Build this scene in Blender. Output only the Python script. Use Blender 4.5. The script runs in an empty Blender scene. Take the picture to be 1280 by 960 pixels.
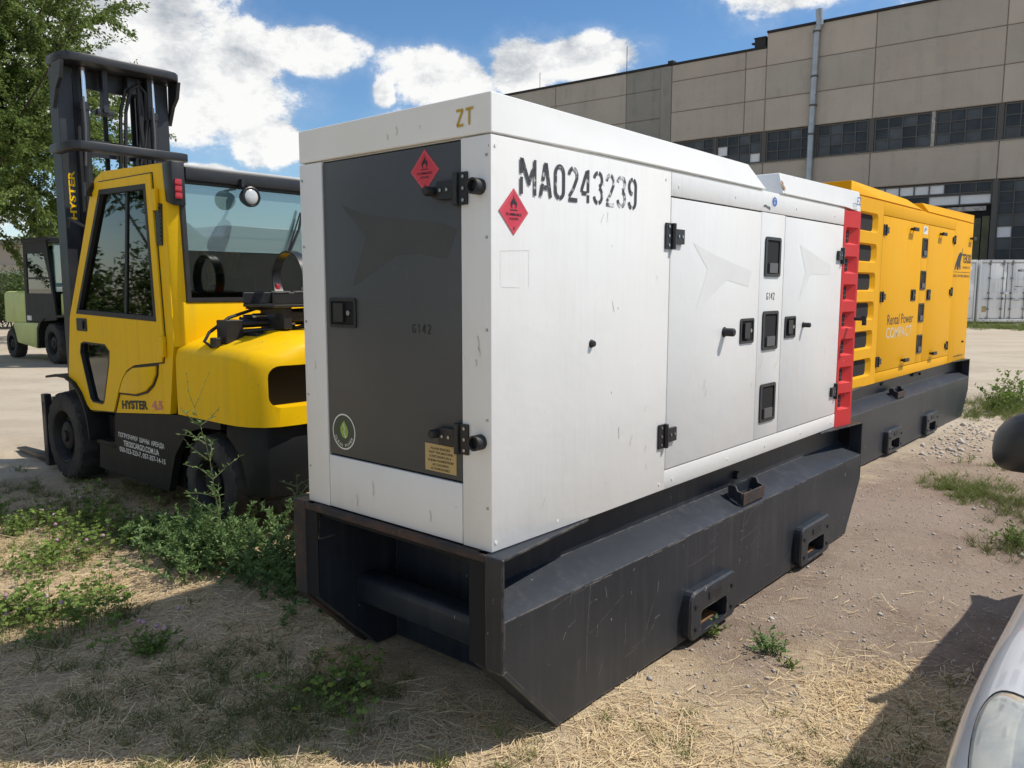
import bpy, bmesh, math, random
import numpy as np
from mathutils import Vector, Matrix

R = math.radians
scene = bpy.context.scene
COL = scene.collection
random.seed(7)
rng = np.random.default_rng(11)

# ------------------------------------------------------------------ camera
cam_d = bpy.data.cameras.new("camera")
cam = bpy.data.objects.new("camera", cam_d)
COL.objects.link(cam)
cam.location = (0, 0, 1.6)
cam.rotation_euler = (R(90) - 0.1201, -0.0007, 0)
cam_d.sensor_width = 36.0
cam_d.lens = 36.0 * 1003.99 / 1280.0
cam_d.clip_start = 0.05
cam_d.clip_end = 3000
scene.camera = cam

# ------------------------------------------------------------------ light
SUN_DIR = Vector((0.752, 0.032, 1.0)).normalized()      # towards the sun
sun_el = math.asin(SUN_DIR.z)
sun_az = math.atan2(SUN_DIR.x, SUN_DIR.y)
sun_d = bpy.data.lights.new("sun", 'SUN')
sun_d.energy = 3.55
sun_d.angle = R(0.53)
sun_d.color = (1.0, 0.94, 0.85)
sun = bpy.data.objects.new("sun", sun_d)
COL.objects.link(sun)
sun.rotation_euler = (-SUN_DIR).to_track_quat('-Z', 'Y').to_euler()
sun.location = (20, 0, 30)

scene.view_settings.view_transform = 'Standard'
scene.view_settings.look = 'None'
scene.view_settings.exposure = 0.32
scene.view_settings.gamma = 1.0

world = bpy.data.worlds.new("World")
scene.world = world
world.use_nodes = True


class NT:
    """small node-building helper"""
    def __init__(s, tree):
        s.t = tree

    def n(s, typ, **kw):
        nd = s.t.nodes.new(typ)
        for k, v in kw.items():
            setattr(nd, k, v)
        return nd

    def lk(s, a, b):
        s.t.links.new(a, b)

    def val(s, sock, v):
        if isinstance(v, bpy.types.NodeSocket):
            s.lk(v, sock)
        else:
            sock.default_value = v

    def math(s, op, a, b=0.0, c=0.0, clamp=False):
        nd = s.n('ShaderNodeMath', operation=op, use_clamp=clamp)
        s.val(nd.inputs[0], a)
        s.val(nd.inputs[1], b)
        s.val(nd.inputs[2], c)
        return nd.outputs[0]

    def ramp(s, fac, lo, hi, smooth=True):
        nd = s.n('ShaderNodeMapRange')
        nd.interpolation_type = 'SMOOTHSTEP' if smooth else 'LINEAR'
        s.val(nd.inputs['Value'], fac)
        s.val(nd.inputs['From Min'], lo)
        s.val(nd.inputs['From Max'], hi)
        return nd.outputs['Result']

    def mix(s, fac, a, b):
        nd = s.n('ShaderNodeMix', data_type='RGBA')
        s.val(nd.inputs[0], fac)
        for i, v in ((6, a), (7, b)):
            if isinstance(v, bpy.types.NodeSocket):
                s.lk(v, nd.inputs[i])
            else:
                nd.inputs[i].default_value = (*v[:3], 1)
        return nd.outputs[2]

    def noise(s, vec, scale, detail=4, rough=0.55, dist=0.0):
        nd = s.n('ShaderNodeTexNoise')
        if vec is not None:
            s.lk(vec, nd.inputs['Vector'])
        nd.inputs['Scale'].default_value = scale
        nd.inputs['Detail'].default_value = detail
        nd.inputs['Roughness'].default_value = rough
        nd.inputs['Distortion'].default_value = dist
        return nd.outputs['Fac']

    def mapping(s, vec, loc=(0, 0, 0), scale=(1, 1, 1)):
        nd = s.n('ShaderNodeMapping')
        s.lk(vec, nd.inputs['Vector'])
        nd.inputs['Location'].default_value = loc
        nd.inputs['Scale'].default_value = scale
        return nd.outputs[0]


def build_world():
    t = NT(world.node_tree)
    world.node_tree.nodes.clear()
    out = t.n('ShaderNodeOutputWorld')
    sky = t.n('ShaderNodeTexSky', sky_type='NISHITA')
    sky.sun_disc = False
    sky.sun_elevation = sun_el
    sky.sun_rotation = sun_az
    sky.altitude = 150
    sky.air_density = 1.0
    sky.dust_density = 0.15
    sky.ozone_density = 3.0
    tc = t.n('ShaderNodeTexCoord')
    vec = tc.outputs['Generated']
    sep = t.n('ShaderNodeSeparateXYZ')
    t.lk(vec, sep.inputs[0])
    az = t.math('ARCTAN2', sep.outputs[0], sep.outputs[1])
    el = t.math('ARCSINE', sep.outputs[2])
    # cumulus banks: azimuth, elevation, half-width, half-height (radians)
    banks = [(-0.42, 0.335, 0.13, 0.14), (-0.37, 0.215, 0.13, 0.075), (-0.50, 0.26, 0.12, 0.11), (-0.245, 0.266, 0.075, 0.032), (-0.31, 0.255, 0.06, 0.05),
             (-0.29, 0.165, 0.050, 0.045), (-0.36, 0.130, 0.05, 0.012), (-0.66, 0.15, 0.20, 0.16),
             (-0.085, 0.240, 0.080, 0.046), (0.01, 0.262, 0.055, 0.046), (0.085, 0.268, 0.085, 0.032), (-0.152, 0.225, 0.018, 0.024), (-0.13, 0.185, 0.05, 0.03),
             (0.34, 0.335, 0.12, 0.055), (0.44, 0.38, 0.20, 0.10),
             # the sky carries on outside the frame, unseen banks enlarged for fill light
             (-1.2, 0.32, 0.40, 0.20), (-1.8, 0.25, 0.35, 0.16), (-2.4, 0.4, 0.45, 0.22), (3.0, 0.35, 0.40, 0.20),
             (2.3, 0.25, 0.35, 0.16), (1.7, 0.42, 0.3, 0.18), (1.0, 0.25, 0.3, 0.14), (-0.5, 0.80, 0.45, 0.18), (0.6, 0.85, 0.45, 0.16),
             (-1.7, 0.75, 0.5, 0.22), (2.6, 0.8, 0.5, 0.2), (-2.7, 1.0, 0.5, 0.18), (1.7, 0.9, 0.4, 0.14)]
    F = None
    for a0, e0, sa, se in banks:
        da = t.math('DIVIDE', t.math('SUBTRACT', az, a0), sa)
        de = t.math('DIVIDE', t.math('SUBTRACT', el, e0), se)
        d2 = t.math('ADD', t.math('MULTIPLY', da, da), t.math('MULTIPLY', de, de))
        b = t.math('SUBTRACT', 1.0, t.math('SQRT', d2))
        F = b if F is None else t.math('SMOOTH_MAX', F, b, 0.12)
    F = t.math('MAXIMUM', F, -0.9)
    warp = t.mapping(vec, scale=(1, 1, 1.5))
    n1 = t.noise(warp, 8.0, 13, 0.66, 0.15)
    n2 = t.noise(t.mapping(warp, loc=(-0.030, 0.0, -0.040)), 8.0, 13, 0.66, 0.15)
    field = t.math('ADD', t.math('SUBTRACT', t.math('MULTIPLY', F, 1.8), 0.30), t.math('MULTIPLY', t.math('SUBTRACT', n1, 0.5), 3.3))
    mask = t.math('ADD', t.math('MULTIPLY', t.ramp(field, 0.0, 0.42), 0.85), t.math('MULTIPLY', t.ramp(field, -0.7, 0.5), 0.15))
    # lit side minus shaded side of the billows, thick middles greyer
    rel = t.math('MULTIPLY', t.math('SUBTRACT', n1, n2), 4.2)
    thick = t.ramp(field, 0.5, 2.4)
    shade = t.math('ADD', t.math('SUBTRACT', 0.90, t.math('MULTIPLY', thick, 0.38)), rel, clamp=True)
    cloud = t.mix(shade, (0.36, 0.39, 0.43), (0.80, 0.795, 0.78))
    haze = t.ramp(el, 0.10, 0.0)
    skyc = t.n('ShaderNodeVectorMath', operation='SCALE')
    hs = t.n('ShaderNodeHueSaturation')
    hs.inputs['Saturation'].default_value = 1.18
    t.lk(sky.outputs[0], hs.inputs['Color'])
    t.lk(hs.outputs[0], skyc.inputs[0])
    skyc.inputs['Scale'].default_value = 0.105
    low = t.mix(t.math('MULTIPLY', haze, 0.35), skyc.outputs[0], (0.55, 0.64, 0.76))
    full = t.mix(t.math('MULTIPLY', mask, 0.97), low, cloud)
    bg = t.n('ShaderNodeBackground')
    t.lk(full, bg.inputs['Color'])
    bg.inputs['Strength'].default_value = 1.0
    t.lk(bg.outputs[0], out.inputs['Surface'])


build_world()


# ------------------------------------------------------------------ materials
def M(name, col, rough=0.5, metal=0.0, spec=0.5, coat=0.0, vary=None, streak=None, specks=None, bump=None,
      island=0.0, island_col=None, wear=None, patch=None, translucent=0.0, coords='Object', scratch=None):
    m = bpy.data.materials.new(name)
    m.use_nodes = True
    t = NT(m.node_tree)
    b = m.node_tree.nodes['Principled BSDF']
    tc = t.n('ShaderNodeTexCoord')
    vec = tc.outputs[coords]
    c = col
    if vary:                       # (scale, amount, colour2)
        sc, am, c2 = vary
        f = t.math('MULTIPLY', t.ramp(t.noise(vec, sc, 6, 0.6), 0.35, 0.7), am)
        c = t.mix(f, c, c2)
    if patch:                      # (scale, lo, hi, colour) sharp-edged blotches
        sc, lo, hi, c2 = patch
        c = t.mix(t.ramp(t.noise(vec, sc, 8, 0.65, 0.3), lo, hi), c, c2)
    if streak:                     # (scale, amount, colour) vertical runs of dirt
        sc, am, c2 = streak
        v2 = t.mapping(vec, scale=(sc, sc, sc * 0.05))
        v3 = t.mapping(vec, scale=(1.3, 1.3, 1.3))
        f = t.math('MULTIPLY', t.ramp(t.noise(v2, 1.0, 5, 0.65), 0.45, 0.75), t.ramp(t.noise(v3, 1.0, 3), 0.35, 0.65))
        c = t.mix(t.math('MULTIPLY', f, am), c, c2)
    if specks:                     # (scale, lo, colour)
        sc, lo, c2 = specks
        v2 = t.mapping(vec, scale=(sc, sc, sc * 0.45))
        c = t.mix(t.ramp(t.noise(v2, 1.0, 3, 0.5), lo, lo + 0.03), c, c2)
    if scratch:                    # (scale, width, colour, amount) thin wandering scrapes
        sc, wd, c2, am = scratch
        n_ = t.noise(vec, sc, 2, 0.5, 1.5)
        line = t.ramp(t.math('ABSOLUTE', t.math('SUBTRACT', n_, 0.5)), wd, wd * 0.4)
        gate = t.ramp(t.noise(t.mapping(vec, loc=(3, 1, 7)), sc * 1.7, 4, 0.6), 0.55, 0.66)
        c = t.mix(t.math('MULTIPLY', t.math('MULTIPLY', line, gate), am), c, c2)
    if wear:                       # (radius, colour, amount) bare metal on edges
        bv = t.n('ShaderNodeBevel', samples=4)
        bv.inputs['Radius'].default_value = wear[0]
        g = t.n('ShaderNodeNewGeometry')
        dt = t.n('ShaderNodeVectorMath', operation='DOT_PRODUCT')
        t.lk(bv.outputs[0], dt.inputs[0])
        t.lk(g.outputs['Normal'], dt.inputs[1])
        f = t.ramp(t.math('SUBTRACT', 1.0, dt.outputs['Value']), 0.04, 0.22)
        f = t.math('MULTIPLY', f, t.ramp(t.noise(vec, 14, 5, 0.7), 0.40, 0.58))
        c = t.mix(t.math('MULTIPLY', f, wear[2]), c, wear[1])
    if island:
        g = t.n('ShaderNodeNewGeometry')
        r = g.outputs['Random Per Island']
        if island_col is None:
            hs = t.n('ShaderNodeHueSaturation')
            t.val(hs.inputs['Color'], c) if isinstance(c, bpy.types.NodeSocket) else setattr(hs.inputs['Color'], 'default_value', (*c, 1))
            t.lk(t.math('ADD', 1.0 - island, t.math('MULTIPLY', r, 2 * island)), hs.inputs['Value'])
            c = hs.outputs[0]
        else:
            c = t.mix(t.math('MULTIPLY', r, island), c, island_col)
    if isinstance(c, bpy.types.NodeSocket):
        t.lk(c, b.inputs['Base Color'])
    else:
        b.inputs['Base Color'].default_value = (*c, 1)
    b.inputs['Roughness'].default_value = rough
    b.inputs['Metallic'].default_value = metal
    b.inputs['Specular IOR Level'].default_value = spec
    b.inputs['Coat Weight'].default_value = coat
    if bump:                       # (scale, strength, distance)
        bp = t.n('ShaderNodeBump')
        bp.inputs['Strength'].default_value = bump[1]
        bp.inputs['Distance'].default_value = bump[2]
        t.lk(t.noise(vec, bump[0], 5, 0.6), bp.inputs['Height'])
        t.lk(bp.outputs[0], b.inputs['Normal'])
    if translucent:
        tr = t.n('ShaderNodeBsdfTranslucent')
        if isinstance(c, bpy.types.NodeSocket):
            t.lk(c, tr.inputs['Color'])
        else:
            tr.inputs['Color'].default_value = (*c, 1)
        mx = t.n('ShaderNodeMixShader')
        mx.inputs[0].default_value = translucent
        t.lk(b.outputs[0], mx.inputs[1])
        t.lk(tr.outputs[0], mx.inputs[2])
        t.lk(mx.outputs[0], m.node_tree.nodes['Material Output'].inputs['Surface'])
    return m


def glass(name, tint, refl=0.12, rough=0.02, body=None, body_amt=0.0):
    m = bpy.data.materials.new(name)
    m.use_nodes = True
    t = NT(m.node_tree)
    m.node_tree.nodes.remove(m.node_tree.nodes['Principled BSDF'])
    tr = t.n('ShaderNodeBsdfTransparent')
    tr.inputs['Color'].default_value = (*tint, 1)
    gl = t.n('ShaderNodeBsdfGlossy')
    gl.inputs['Roughness'].default_value = rough
    gl.inputs['Color'].default_value = (0.95, 0.98, 0.97, 1)
    fr = t.n('ShaderNodeFresnel')
    fr.inputs['IOR'].default_value = 1.5
    fac = t.math('ADD', t.math('MULTIPLY', fr.outputs[0], 1.1), refl, clamp=True)
    mx = t.n('ShaderNodeMixShader')
    t.lk(fac, mx.inputs[0])
    base = tr.outputs[0]
    if body:
        df = t.n('ShaderNodeBsdfDiffuse')
        df.inputs['Color'].default_value = (*body, 1)
        m0 = t.n('ShaderNodeMixShader')
        m0.inputs[0].default_value = body_amt
        t.lk(base, m0.inputs[1])
        t.lk(df.outputs[0], m0.inputs[2])
        base = m0.outputs[0]
    t.lk(base, mx.inputs[1])
    t.lk(gl.outputs[0], mx.inputs[2])
    t.lk(mx.outputs[0], m.node_tree.nodes['Material Output'].inputs['Surface'])
    return m


WHITE = M("white_paint", (0.80, 0.79, 0.765), 0.38, vary=(1.6, 0.16, (0.62, 0.60, 0.56)), streak=(42, 0.17, (0.50, 0.46, 0.41)),
          specks=(55, 0.745, (0.35, 0.32, 0.29)), bump=(1.2, 0.35, 0.03))
WHITE_ROOF = M("white_roof_paint", (0.82, 0.82, 0.80), 0.40, vary=(2.5, 0.18, (0.62, 0.58, 0.50)), specks=(40, 0.75, (0.38, 0.28, 0.2)), bump=(1.5, 0.2, 0.02))
DOOR_GREY = M("dark_grey_paint", (0.057, 0.061, 0.066), 0.42, vary=(2.0, 0.45, (0.078, 0.081, 0.086)), streak=(24, 0.25, (0.095, 0.093, 0.09)), bump=(2, 0.15, 0.01), scratch=(6, 0.006, (0.12, 0.12, 0.12), 0.4))
GHOST_DARK = M("grey_paint_faded_mark", (0.049, 0.051, 0.053), 0.48, vary=(4, 0.6, (0.064, 0.066, 0.068)))
GHOST_PALE = M("pale_faded_mark", (0.755, 0.745, 0.72), 0.42, vary=(4, 0.9, (0.80, 0.79, 0.765)))
STENCIL = M("stencil_ink", (0.045, 0.045, 0.05), 0.6, patch=(30, 0.56, 0.66, (0.45, 0.45, 0.45)))
STENCIL_WORN = M("worn_stencil_ink", (0.05, 0.05, 0.055), 0.6, patch=(26, 0.46, 0.6, (0.68, 0.68, 0.67)))
INK = M("black_ink", (0.015, 0.015, 0.017), 0.5)
INK_DOOR = M("stencil_black_on_grey", (0.008, 0.008, 0.009), 0.55)
YELLOW_MARK = M("yellow_stencil", (0.50, 0.33, 0.03), 0.55, patch=(22, 0.56, 0.7, (0.55, 0.48, 0.35)))
HAZ_RED = M("red_label", (0.58, 0.035, 0.065), 0.45, vary=(9, 0.25, (0.7, 0.12, 0.14)))
LABEL_WHITE = M("white_label", (0.75, 0.75, 0.72), 0.45)
LABEL_GREEN = M("green_label", (0.27, 0.42, 0.07), 0.45)
LABEL_DARK = M("dark_label", (0.05, 0.065, 0.04), 0.5)
LABEL_BLUE = M("blue_label", (0.05, 0.14, 0.45), 0.45)
BRASS = M("tan_plate", (0.50, 0.36, 0.15), 0.5, vary=(12, 0.2, (0.42, 0.31, 0.14)))
BLACK_STEEL = M("black_painted_steel", (0.017, 0.022, 0.031), 0.40, spec=0.45, vary=(3.0, 0.5, (0.032, 0.038, 0.047)), streak=(22, 0.40, (0.078, 0.080, 0.083)),
                specks=(38, 0.735, (0.26, 0.25, 0.24)), wear=(0.012, (0.24, 0.21, 0.18), 0.85), bump=(2.2, 0.3, 0.012))
RUST = M("rusty_steel", (0.028, 0.026, 0.026), 0.75, vary=(9, 0.9, (0.085, 0.045, 0.030)), patch=(11, 0.60, 0.68, (0.14, 0.062, 0.032)), bump=(30, 0.4, 0.01))
RUST_LIGHT = M("orange_rust_floor", (0.33, 0.16, 0.06), 0.9, vary=(14, 0.9, (0.14, 0.07, 0.04)), bump=(40, 0.5, 0.01))
RUBBER = M("black_rubber", (0.016, 0.016, 0.018), 0.55, vary=(8, 0.4, (0.032, 0.031, 0.030)))
BLACK_PLASTIC = M("black_plastic", (0.014, 0.014, 0.016), 0.40, vary=(10, 0.4, (0.03, 0.03, 0.03)))
VOID = M("dark_interior", (0.008, 0.008, 0.009), 0.9)
STEEL = M("bare_steel", (0.45, 0.45, 0.45), 0.35, metal=1.0)
CHROME = M("chrome", (0.75, 0.75, 0.76), 0.15, metal=1.0)
GREY_CATCH = M("grey_latch_plastic", (0.10, 0.10, 0.105), 0.45)
RED_PAINT = M("red_moulding", (0.64, 0.030, 0.032), 0.5, spec=0.25, vary=(3, 0.25, (0.62, 0.08, 0.07)), specks=(30, 0.74, (0.6, 0.4, 0.38)))
YELLOW_GEN = M("amber_yellow_paint", (0.80, 0.395, 0.004), 0.45, spec=0.12, coat=0.0, vary=(1.8, 0.22, (0.74, 0.36, 0.008)), streak=(18, 0.22, (0.40, 0.20, 0.03)), bump=(1.2, 0.2, 0.015))
YELLOW_LIFT = M("bright_yellow_paint", (0.88, 0.53, 0.003), 0.42, spec=0.18, coat=0.0, vary=(2.4, 0.2, (0.80, 0.47, 0.008)), streak=(16, 0.28, (0.42, 0.26, 0.06)), scratch=(7, 0.005, (0.25, 0.17, 0.05), 0.5), bump=(2.5, 0.15, 0.01))
LIFT_BLACK = M("black_chassis_paint", (0.010, 0.011, 0.012), 0.55, spec=0.25, vary=(4, 0.5, (0.028, 0.026, 0.023)), streak=(14, 0.3, (0.05, 0.044, 0.037)), bump=(20, 0.1, 0.005))
MAST_BLACK = M("mast_black_paint", (0.016, 0.018, 0.022), 0.42, vary=(6, 0.5, (0.036, 0.036, 0.038)), wear=(0.01, (0.09, 0.085, 0.08), 0.5))
TYRE = M("tyre_rubber", (0.020, 0.020, 0.020), 0.8, vary=(7, 0.8, (0.060, 0.054, 0.046)), bump=(60, 0.25, 0.006))
TAIL_RED = M("red_lens", (0.45, 0.02, 0.03), 0.2, coat=0.5)
LENS = M("clear_lens", (0.55, 0.56, 0.55), 0.12, coat=0.8)
CAB_GLASS = glass("cab_glass", (0.17, 0.25, 0.215), 0.02)
REAR_GLASS = glass("rear_glass", (0.50, 0.60, 0.58), 0.03)
TEAL_GLASS = glass("teal_tinted_glass", (0.32, 0.50, 0.50), 0.16, body=(0.28, 0.46, 0.47), body_amt=0.50)
CONCRETE_A = M("aggregate_concrete", (0.415, 0.360, 0.300), 0.92, vary=(0.35, 0.55, (0.345, 0.295, 0.245)), patch=(3.5, 0.60, 0.75, (0.325, 0.28, 0.232)), streak=(1.6, 0.5, (0.26, 0.235, 0.205)), bump=(9, 0.5, 0.05))
CONCRETE_B = M("greyer_concrete", (0.395, 0.352, 0.298), 0.92, vary=(0.3, 0.6, (0.325, 0.288, 0.243)), streak=(1.4, 0.6, (0.24, 0.225, 0.20)), bump=(9, 0.5, 0.05))
CONCRETE_C = M("pale_panel_concrete", (0.45, 0.392, 0.328), 0.92, vary=(0.4, 0.5, (0.37, 0.318, 0.265)), streak=(1.8, 0.5, (0.29, 0.26, 0.225)), bump=(9, 0.5, 0.05))
CONCRETE_OLD = M("old_grey_concrete", (0.26, 0.247, 0.215), 0.95, vary=(0.3, 0.7, (0.205, 0.195, 0.17)), streak=(1.2, 0.7, (0.11, 0.10, 0.09)), bump=(8, 0.5, 0.05))
JOINT = M("dark_joint_mortar", (0.21, 0.18, 0.148), 0.95)
ROOF_FELT = M("roof_felt", (0.022, 0.022, 0.024), 0.85)
PANE = M("dark_window_pane", (0.022, 0.026, 0.030), 0.22, spec=0.28, vary=(0.6, 0.8, (0.055, 0.060, 0.064)), bump=(0.8, 0.3, 0.02))
PANE_B = M("dusty_window_pane", (0.060, 0.068, 0.072), 0.30, vary=(0.9, 0.8, (0.025, 0.03, 0.035)))
PANE_WHITE = M("white_painted_pane", (0.66, 0.67, 0.68), 0.5, vary=(1.5, 0.3, (0.5, 0.5, 0.5)))
FRAME_DARK = M("weathered_window_frame", (0.085, 0.080, 0.073), 0.8, vary=(2, 0.7, (0.09, 0.085, 0.08)))
FRAME_POST = M("pale_window_post", (0.42, 0.40, 0.37), 0.8, vary=(5, 0.9, (0.15, 0.14, 0.13)))
ZINC = M("galvanised_pipe", (0.36, 0.39, 0.41), 0.42, metal=0.55, vary=(2, 0.5, (0.25, 0.26, 0.27)), patch=(3, 0.62, 0.7, (0.16, 0.13, 0.11)))
OLIVE = M("old_olive_cladding", (0.10, 0.10, 0.055), 0.8, vary=(1.5, 0.8, (0.05, 0.045, 0.03)))
CONT_WHITE = M("container_white", (0.80, 0.80, 0.79), 0.5, vary=(1.2, 0.3, (0.66, 0.66, 0.64)), streak=(7, 0.5, (0.36, 0.33, 0.30)))
CONT_GREY = M("container_steel_rods", (0.22, 0.23, 0.23), 0.5, vary=(5, 0.4, (0.15, 0.13, 0.12)))
LIME = M("lime_green_paint", (0.58, 0.66, 0.22), 0.42, vary=(2, 0.3, (0.28, 0.35, 0.10)), streak=(12, 0.3, (0.2, 0.22, 0.1)))
CAR_WHITE = M("white_car_paint", (0.80, 0.80, 0.80), 0.22, coat=0.8, vary=(5, 0.12, (0.56, 0.55, 0.52)))
CAR_LENS = M("yellowed_headlight_lens", (0.62, 0.62, 0.53), 0.14, coat=0.9, vary=(7, 0.9, (0.33, 0.35, 0.35)))
CAR_CHROME = M("headlight_reflector", (0.7, 0.71, 0.72), 0.2, metal=0.8)
CAR_GLASS = M("car_dark_glass", (0.02, 0.025, 0.028), 0.06, spec=0.8)
CAR_BLACK = M("car_black_plastic", (0.020, 0.021, 0.023), 0.38)
BARK = M("bark", (0.085, 0.068, 0.052), 0.95, vary=(6, 0.8, (0.05, 0.04, 0.03)), bump=(25, 0.6, 0.02))
LEAF_TREE = M("elm_leaves", (0.095, 0.140, 0.034), 0.6, spec=0.2, island=1.0, island_col=(0.22, 0.30, 0.085), translucent=0.45)
LEAF_HEDGE = M("hedge_leaves", (0.045, 0.085, 0.020), 0.6, island=1.0, island_col=(0.12, 0.18, 0.04), translucent=0.3)
LEAF_PALE = M("pale_tree_leaves", (0.10, 0.135, 0.045), 0.6, island=1.0, island_col=(0.20, 0.24, 0.10), translucent=0.3)
LEAF_BUSH = M("grey_green_weed_leaves", (0.11, 0.19, 0.065), 0.6, spec=0.2, island=1.0, island_col=(0.23, 0.34, 0.13), translucent=0.3)
LEAF_CLOVER = M("clover_leaves", (0.095, 0.165, 0.035), 0.6, spec=0.25, island=1.0, island_col=(0.24, 0.32, 0.075), translucent=0.3)
WEED_STEM = M("weed_stem", (0.12, 0.15, 0.06), 0.7)
CLOVER_PINK = M("clover_flower_pink", (0.36, 0.16, 0.27), 0.8, island=0.8, island_col=(0.50, 0.40, 0.42))
GRASS = M("grass_blades", (0.085, 0.12, 0.035), 0.6, spec=0.25, island=1.0, island_col=(0.24, 0.25, 0.09), translucent=0.25)
GRASS_LIGHT = M("fresh_grass_blades", (0.10, 0.16, 0.03), 0.6, island=1.0, island_col=(0.22, 0.26, 0.06), translucent=0.3)
STRAW = M("dry_straw", (0.86, 0.71, 0.44), 0.8, island=1.0, island_col=(0.50, 0.36, 0.20), translucent=0.15)
STONE = M("gravel_stones", (0.34, 0.30, 0.26), 0.9, island=1.0, island_col=(0.50, 0.47, 0.43))
STONE_PALE = M("white_gravel", (0.60, 0.57, 0.52), 0.9, island=0.8, island_col=(0.32, 0.29, 0.25))


# ------------------------------------------------------------------ mesh helpers
class MB:
    shift = (0.0, 0.0, 0.0)        # origin of the thing being built, in the frame its numbers are written in

    def __init__(s):
        s.v, s.f, s.m = [], [], []

    def add(s, vs, fs, mi=0):
        o = len(s.v)
        s.v += [tuple(map(float, p)) for p in vs]
        s.f += [tuple(i + o for i in f) for f in fs]
        s.m += [mi] * len(fs)
        return s

    def hexa(s, p, mi=0):
        return s.add(p, [(0, 3, 2, 1), (4, 5, 6, 7), (0, 1, 5, 4), (1, 2, 6, 5), (2, 3, 7, 6), (3, 0, 4, 7)], mi)

    def box(s, x0, x1, y0, y1, z0, z1, mi=0):
        return s.hexa([(x0, y0, z0), (x1, y0, z0), (x1, y1, z0), (x0, y1, z0), (x0, y0, z1), (x1, y0, z1), (x1, y1, z1), (x0, y1, z1)], mi)

    def loft(s, A, B, mi=0, caps=True):
        n = len(A)
        fs = [(i, (i + 1) % n, n + (i + 1) % n, n + i) for i in range(n)]
        if caps:
            fs += [tuple(range(n))[::-1], tuple(range(n, 2 * n))]
        return s.add(list(A) + list(B), fs, mi)

    def prism(s, poly, axis, a, b, mi=0):
        g = {'x': lambda p, t: (t, p[0], p[1]), 'y': lambda p, t: (p[0], t, p[1]), 'z': lambda p, t: (p[0], p[1], t)}[axis]
        return s.loft([g(p, a) for p in poly], [g(p, b) for p in poly], mi)

    def tube(s, pts, r, n=8, mi=0, closed=False, caps=True):
        pts = [Vector(p) for p in pts]
        rs = r if isinstance(r, (list, tuple)) else [r] * len(pts)
        rings, prev = [], None
        for i, p in enumerate(pts):
            if closed:
                d = pts[(i + 1) % len(pts)] - pts[i - 1]
            else:
                d = pts[min(i + 1, len(pts) - 1)] - pts[max(i - 1, 0)]
            d = d.normalized() if d.length > 1e-9 else Vector((0, 0, 1))
            if prev is None:
                a = d.orthogonal().normalized()
            else:
                a = (prev - d * prev.dot(d))
                a = a.normalized() if a.length > 1e-6 else d.orthogonal().normalized()
            prev = a
            b = d.cross(a)
            rings.append([p + (a * math.cos(2 * math.pi * k / n) + b * math.sin(2 * math.pi * k / n)) * rs[i] for k in range(n)])
        vs = [q for rg in rings for q in rg]
        fs = []
        L = len(rings)
        for i in range(L if closed else L - 1):
            j = (i + 1) % L
            for k in range(n):
                k2 = (k + 1) % n
                fs.append((i * n + k, i * n + k2, j * n + k2, j * n + k))
        if caps and not closed:
            fs += [tuple(range(n))[::-1], tuple(range((L - 1) * n, L * n))]
        return s.add(vs, fs, mi)

    def cyl(s, p0, p1, r, n=16, mi=0, r1=None):
        return s.tube([p0, p1], [r, r if r1 is None else r1], n, mi)

    def lathe(s, prof, axis, c, n=32, mi=0, caps=(True, True)):
        """profile [(along, radius)] turned round an axis through c"""
        a = {'x': (Vector((1, 0, 0)), Vector((0, 1, 0)), Vector((0, 0, 1))), 'y': (Vector((0, 1, 0)), Vector((0, 0, 1)), Vector((1, 0, 0))),
             'z': (Vector((0, 0, 1)), Vector((1, 0, 0)), Vector((0, 1, 0)))}[axis] if isinstance(axis, str) else axis
        c = Vector(c)
        vs, fs = [], []
        for t_, r_ in prof:
            for k in range(n):
                q = 2 * math.pi * k / n
                vs.append(c + a[0] * t_ + (a[1] * math.cos(q) + a[2] * math.sin(q)) * r_)
        for i in range(len(prof) - 1):
            for k in range(n):
                k2 = (k + 1) % n
                fs.append((i * n + k, i * n + k2, (i + 1) * n + k2, (i + 1) * n + k))
        if caps[0]:
            fs.append(tuple(range(n))[::-1])
        if caps[1]:
            fs.append(tuple(range((len(prof) - 1) * n, len(prof) * n)))
        return s.add(vs, fs, mi)

    def build(s, name, mats, parent=None, bevel=0.0, smooth=False, seg=2, recalc=True, sharp=30):
        me = bpy.data.meshes.new(name)
        sx, sy, sz = MB.shift
        me.from_pydata([(p[0] - sx, p[1] - sy, p[2] - sz) for p in s.v], [], s.f)
        mats = mats if isinstance(mats, (list, tuple)) else [mats]
        for m in mats:
            me.materials.append(m)
        if len(mats) > 1:
            me.polygons.foreach_set('material_index', s.m)
        if bevel or recalc:
            bm = bmesh.new()
            bm.from_mesh(me)
            if recalc:
                bmesh.ops.recalc_face_normals(bm, faces=bm.faces)
            if bevel:
                ed = [e for e in bm.edges if len(e.link_faces) == 2 and e.calc_face_angle(0) > R(25)]
                bmesh.ops.bevel(bm, geom=ed, offset=bevel, segments=seg, profile=0.5, affect='EDGES', clamp_overlap=True)
            bm.to_mesh(me)
            bm.free()
        if smooth or bevel:
            me.polygons.foreach_set('use_smooth', [True] * len(me.polygons))
            me.set_sharp_from_angle(angle=R(sharp))
        me.update()
        o = bpy.data.objects.new(name, me)
        COL.objects.link(o)
        if parent:
            o.parent = parent
        return o


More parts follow.
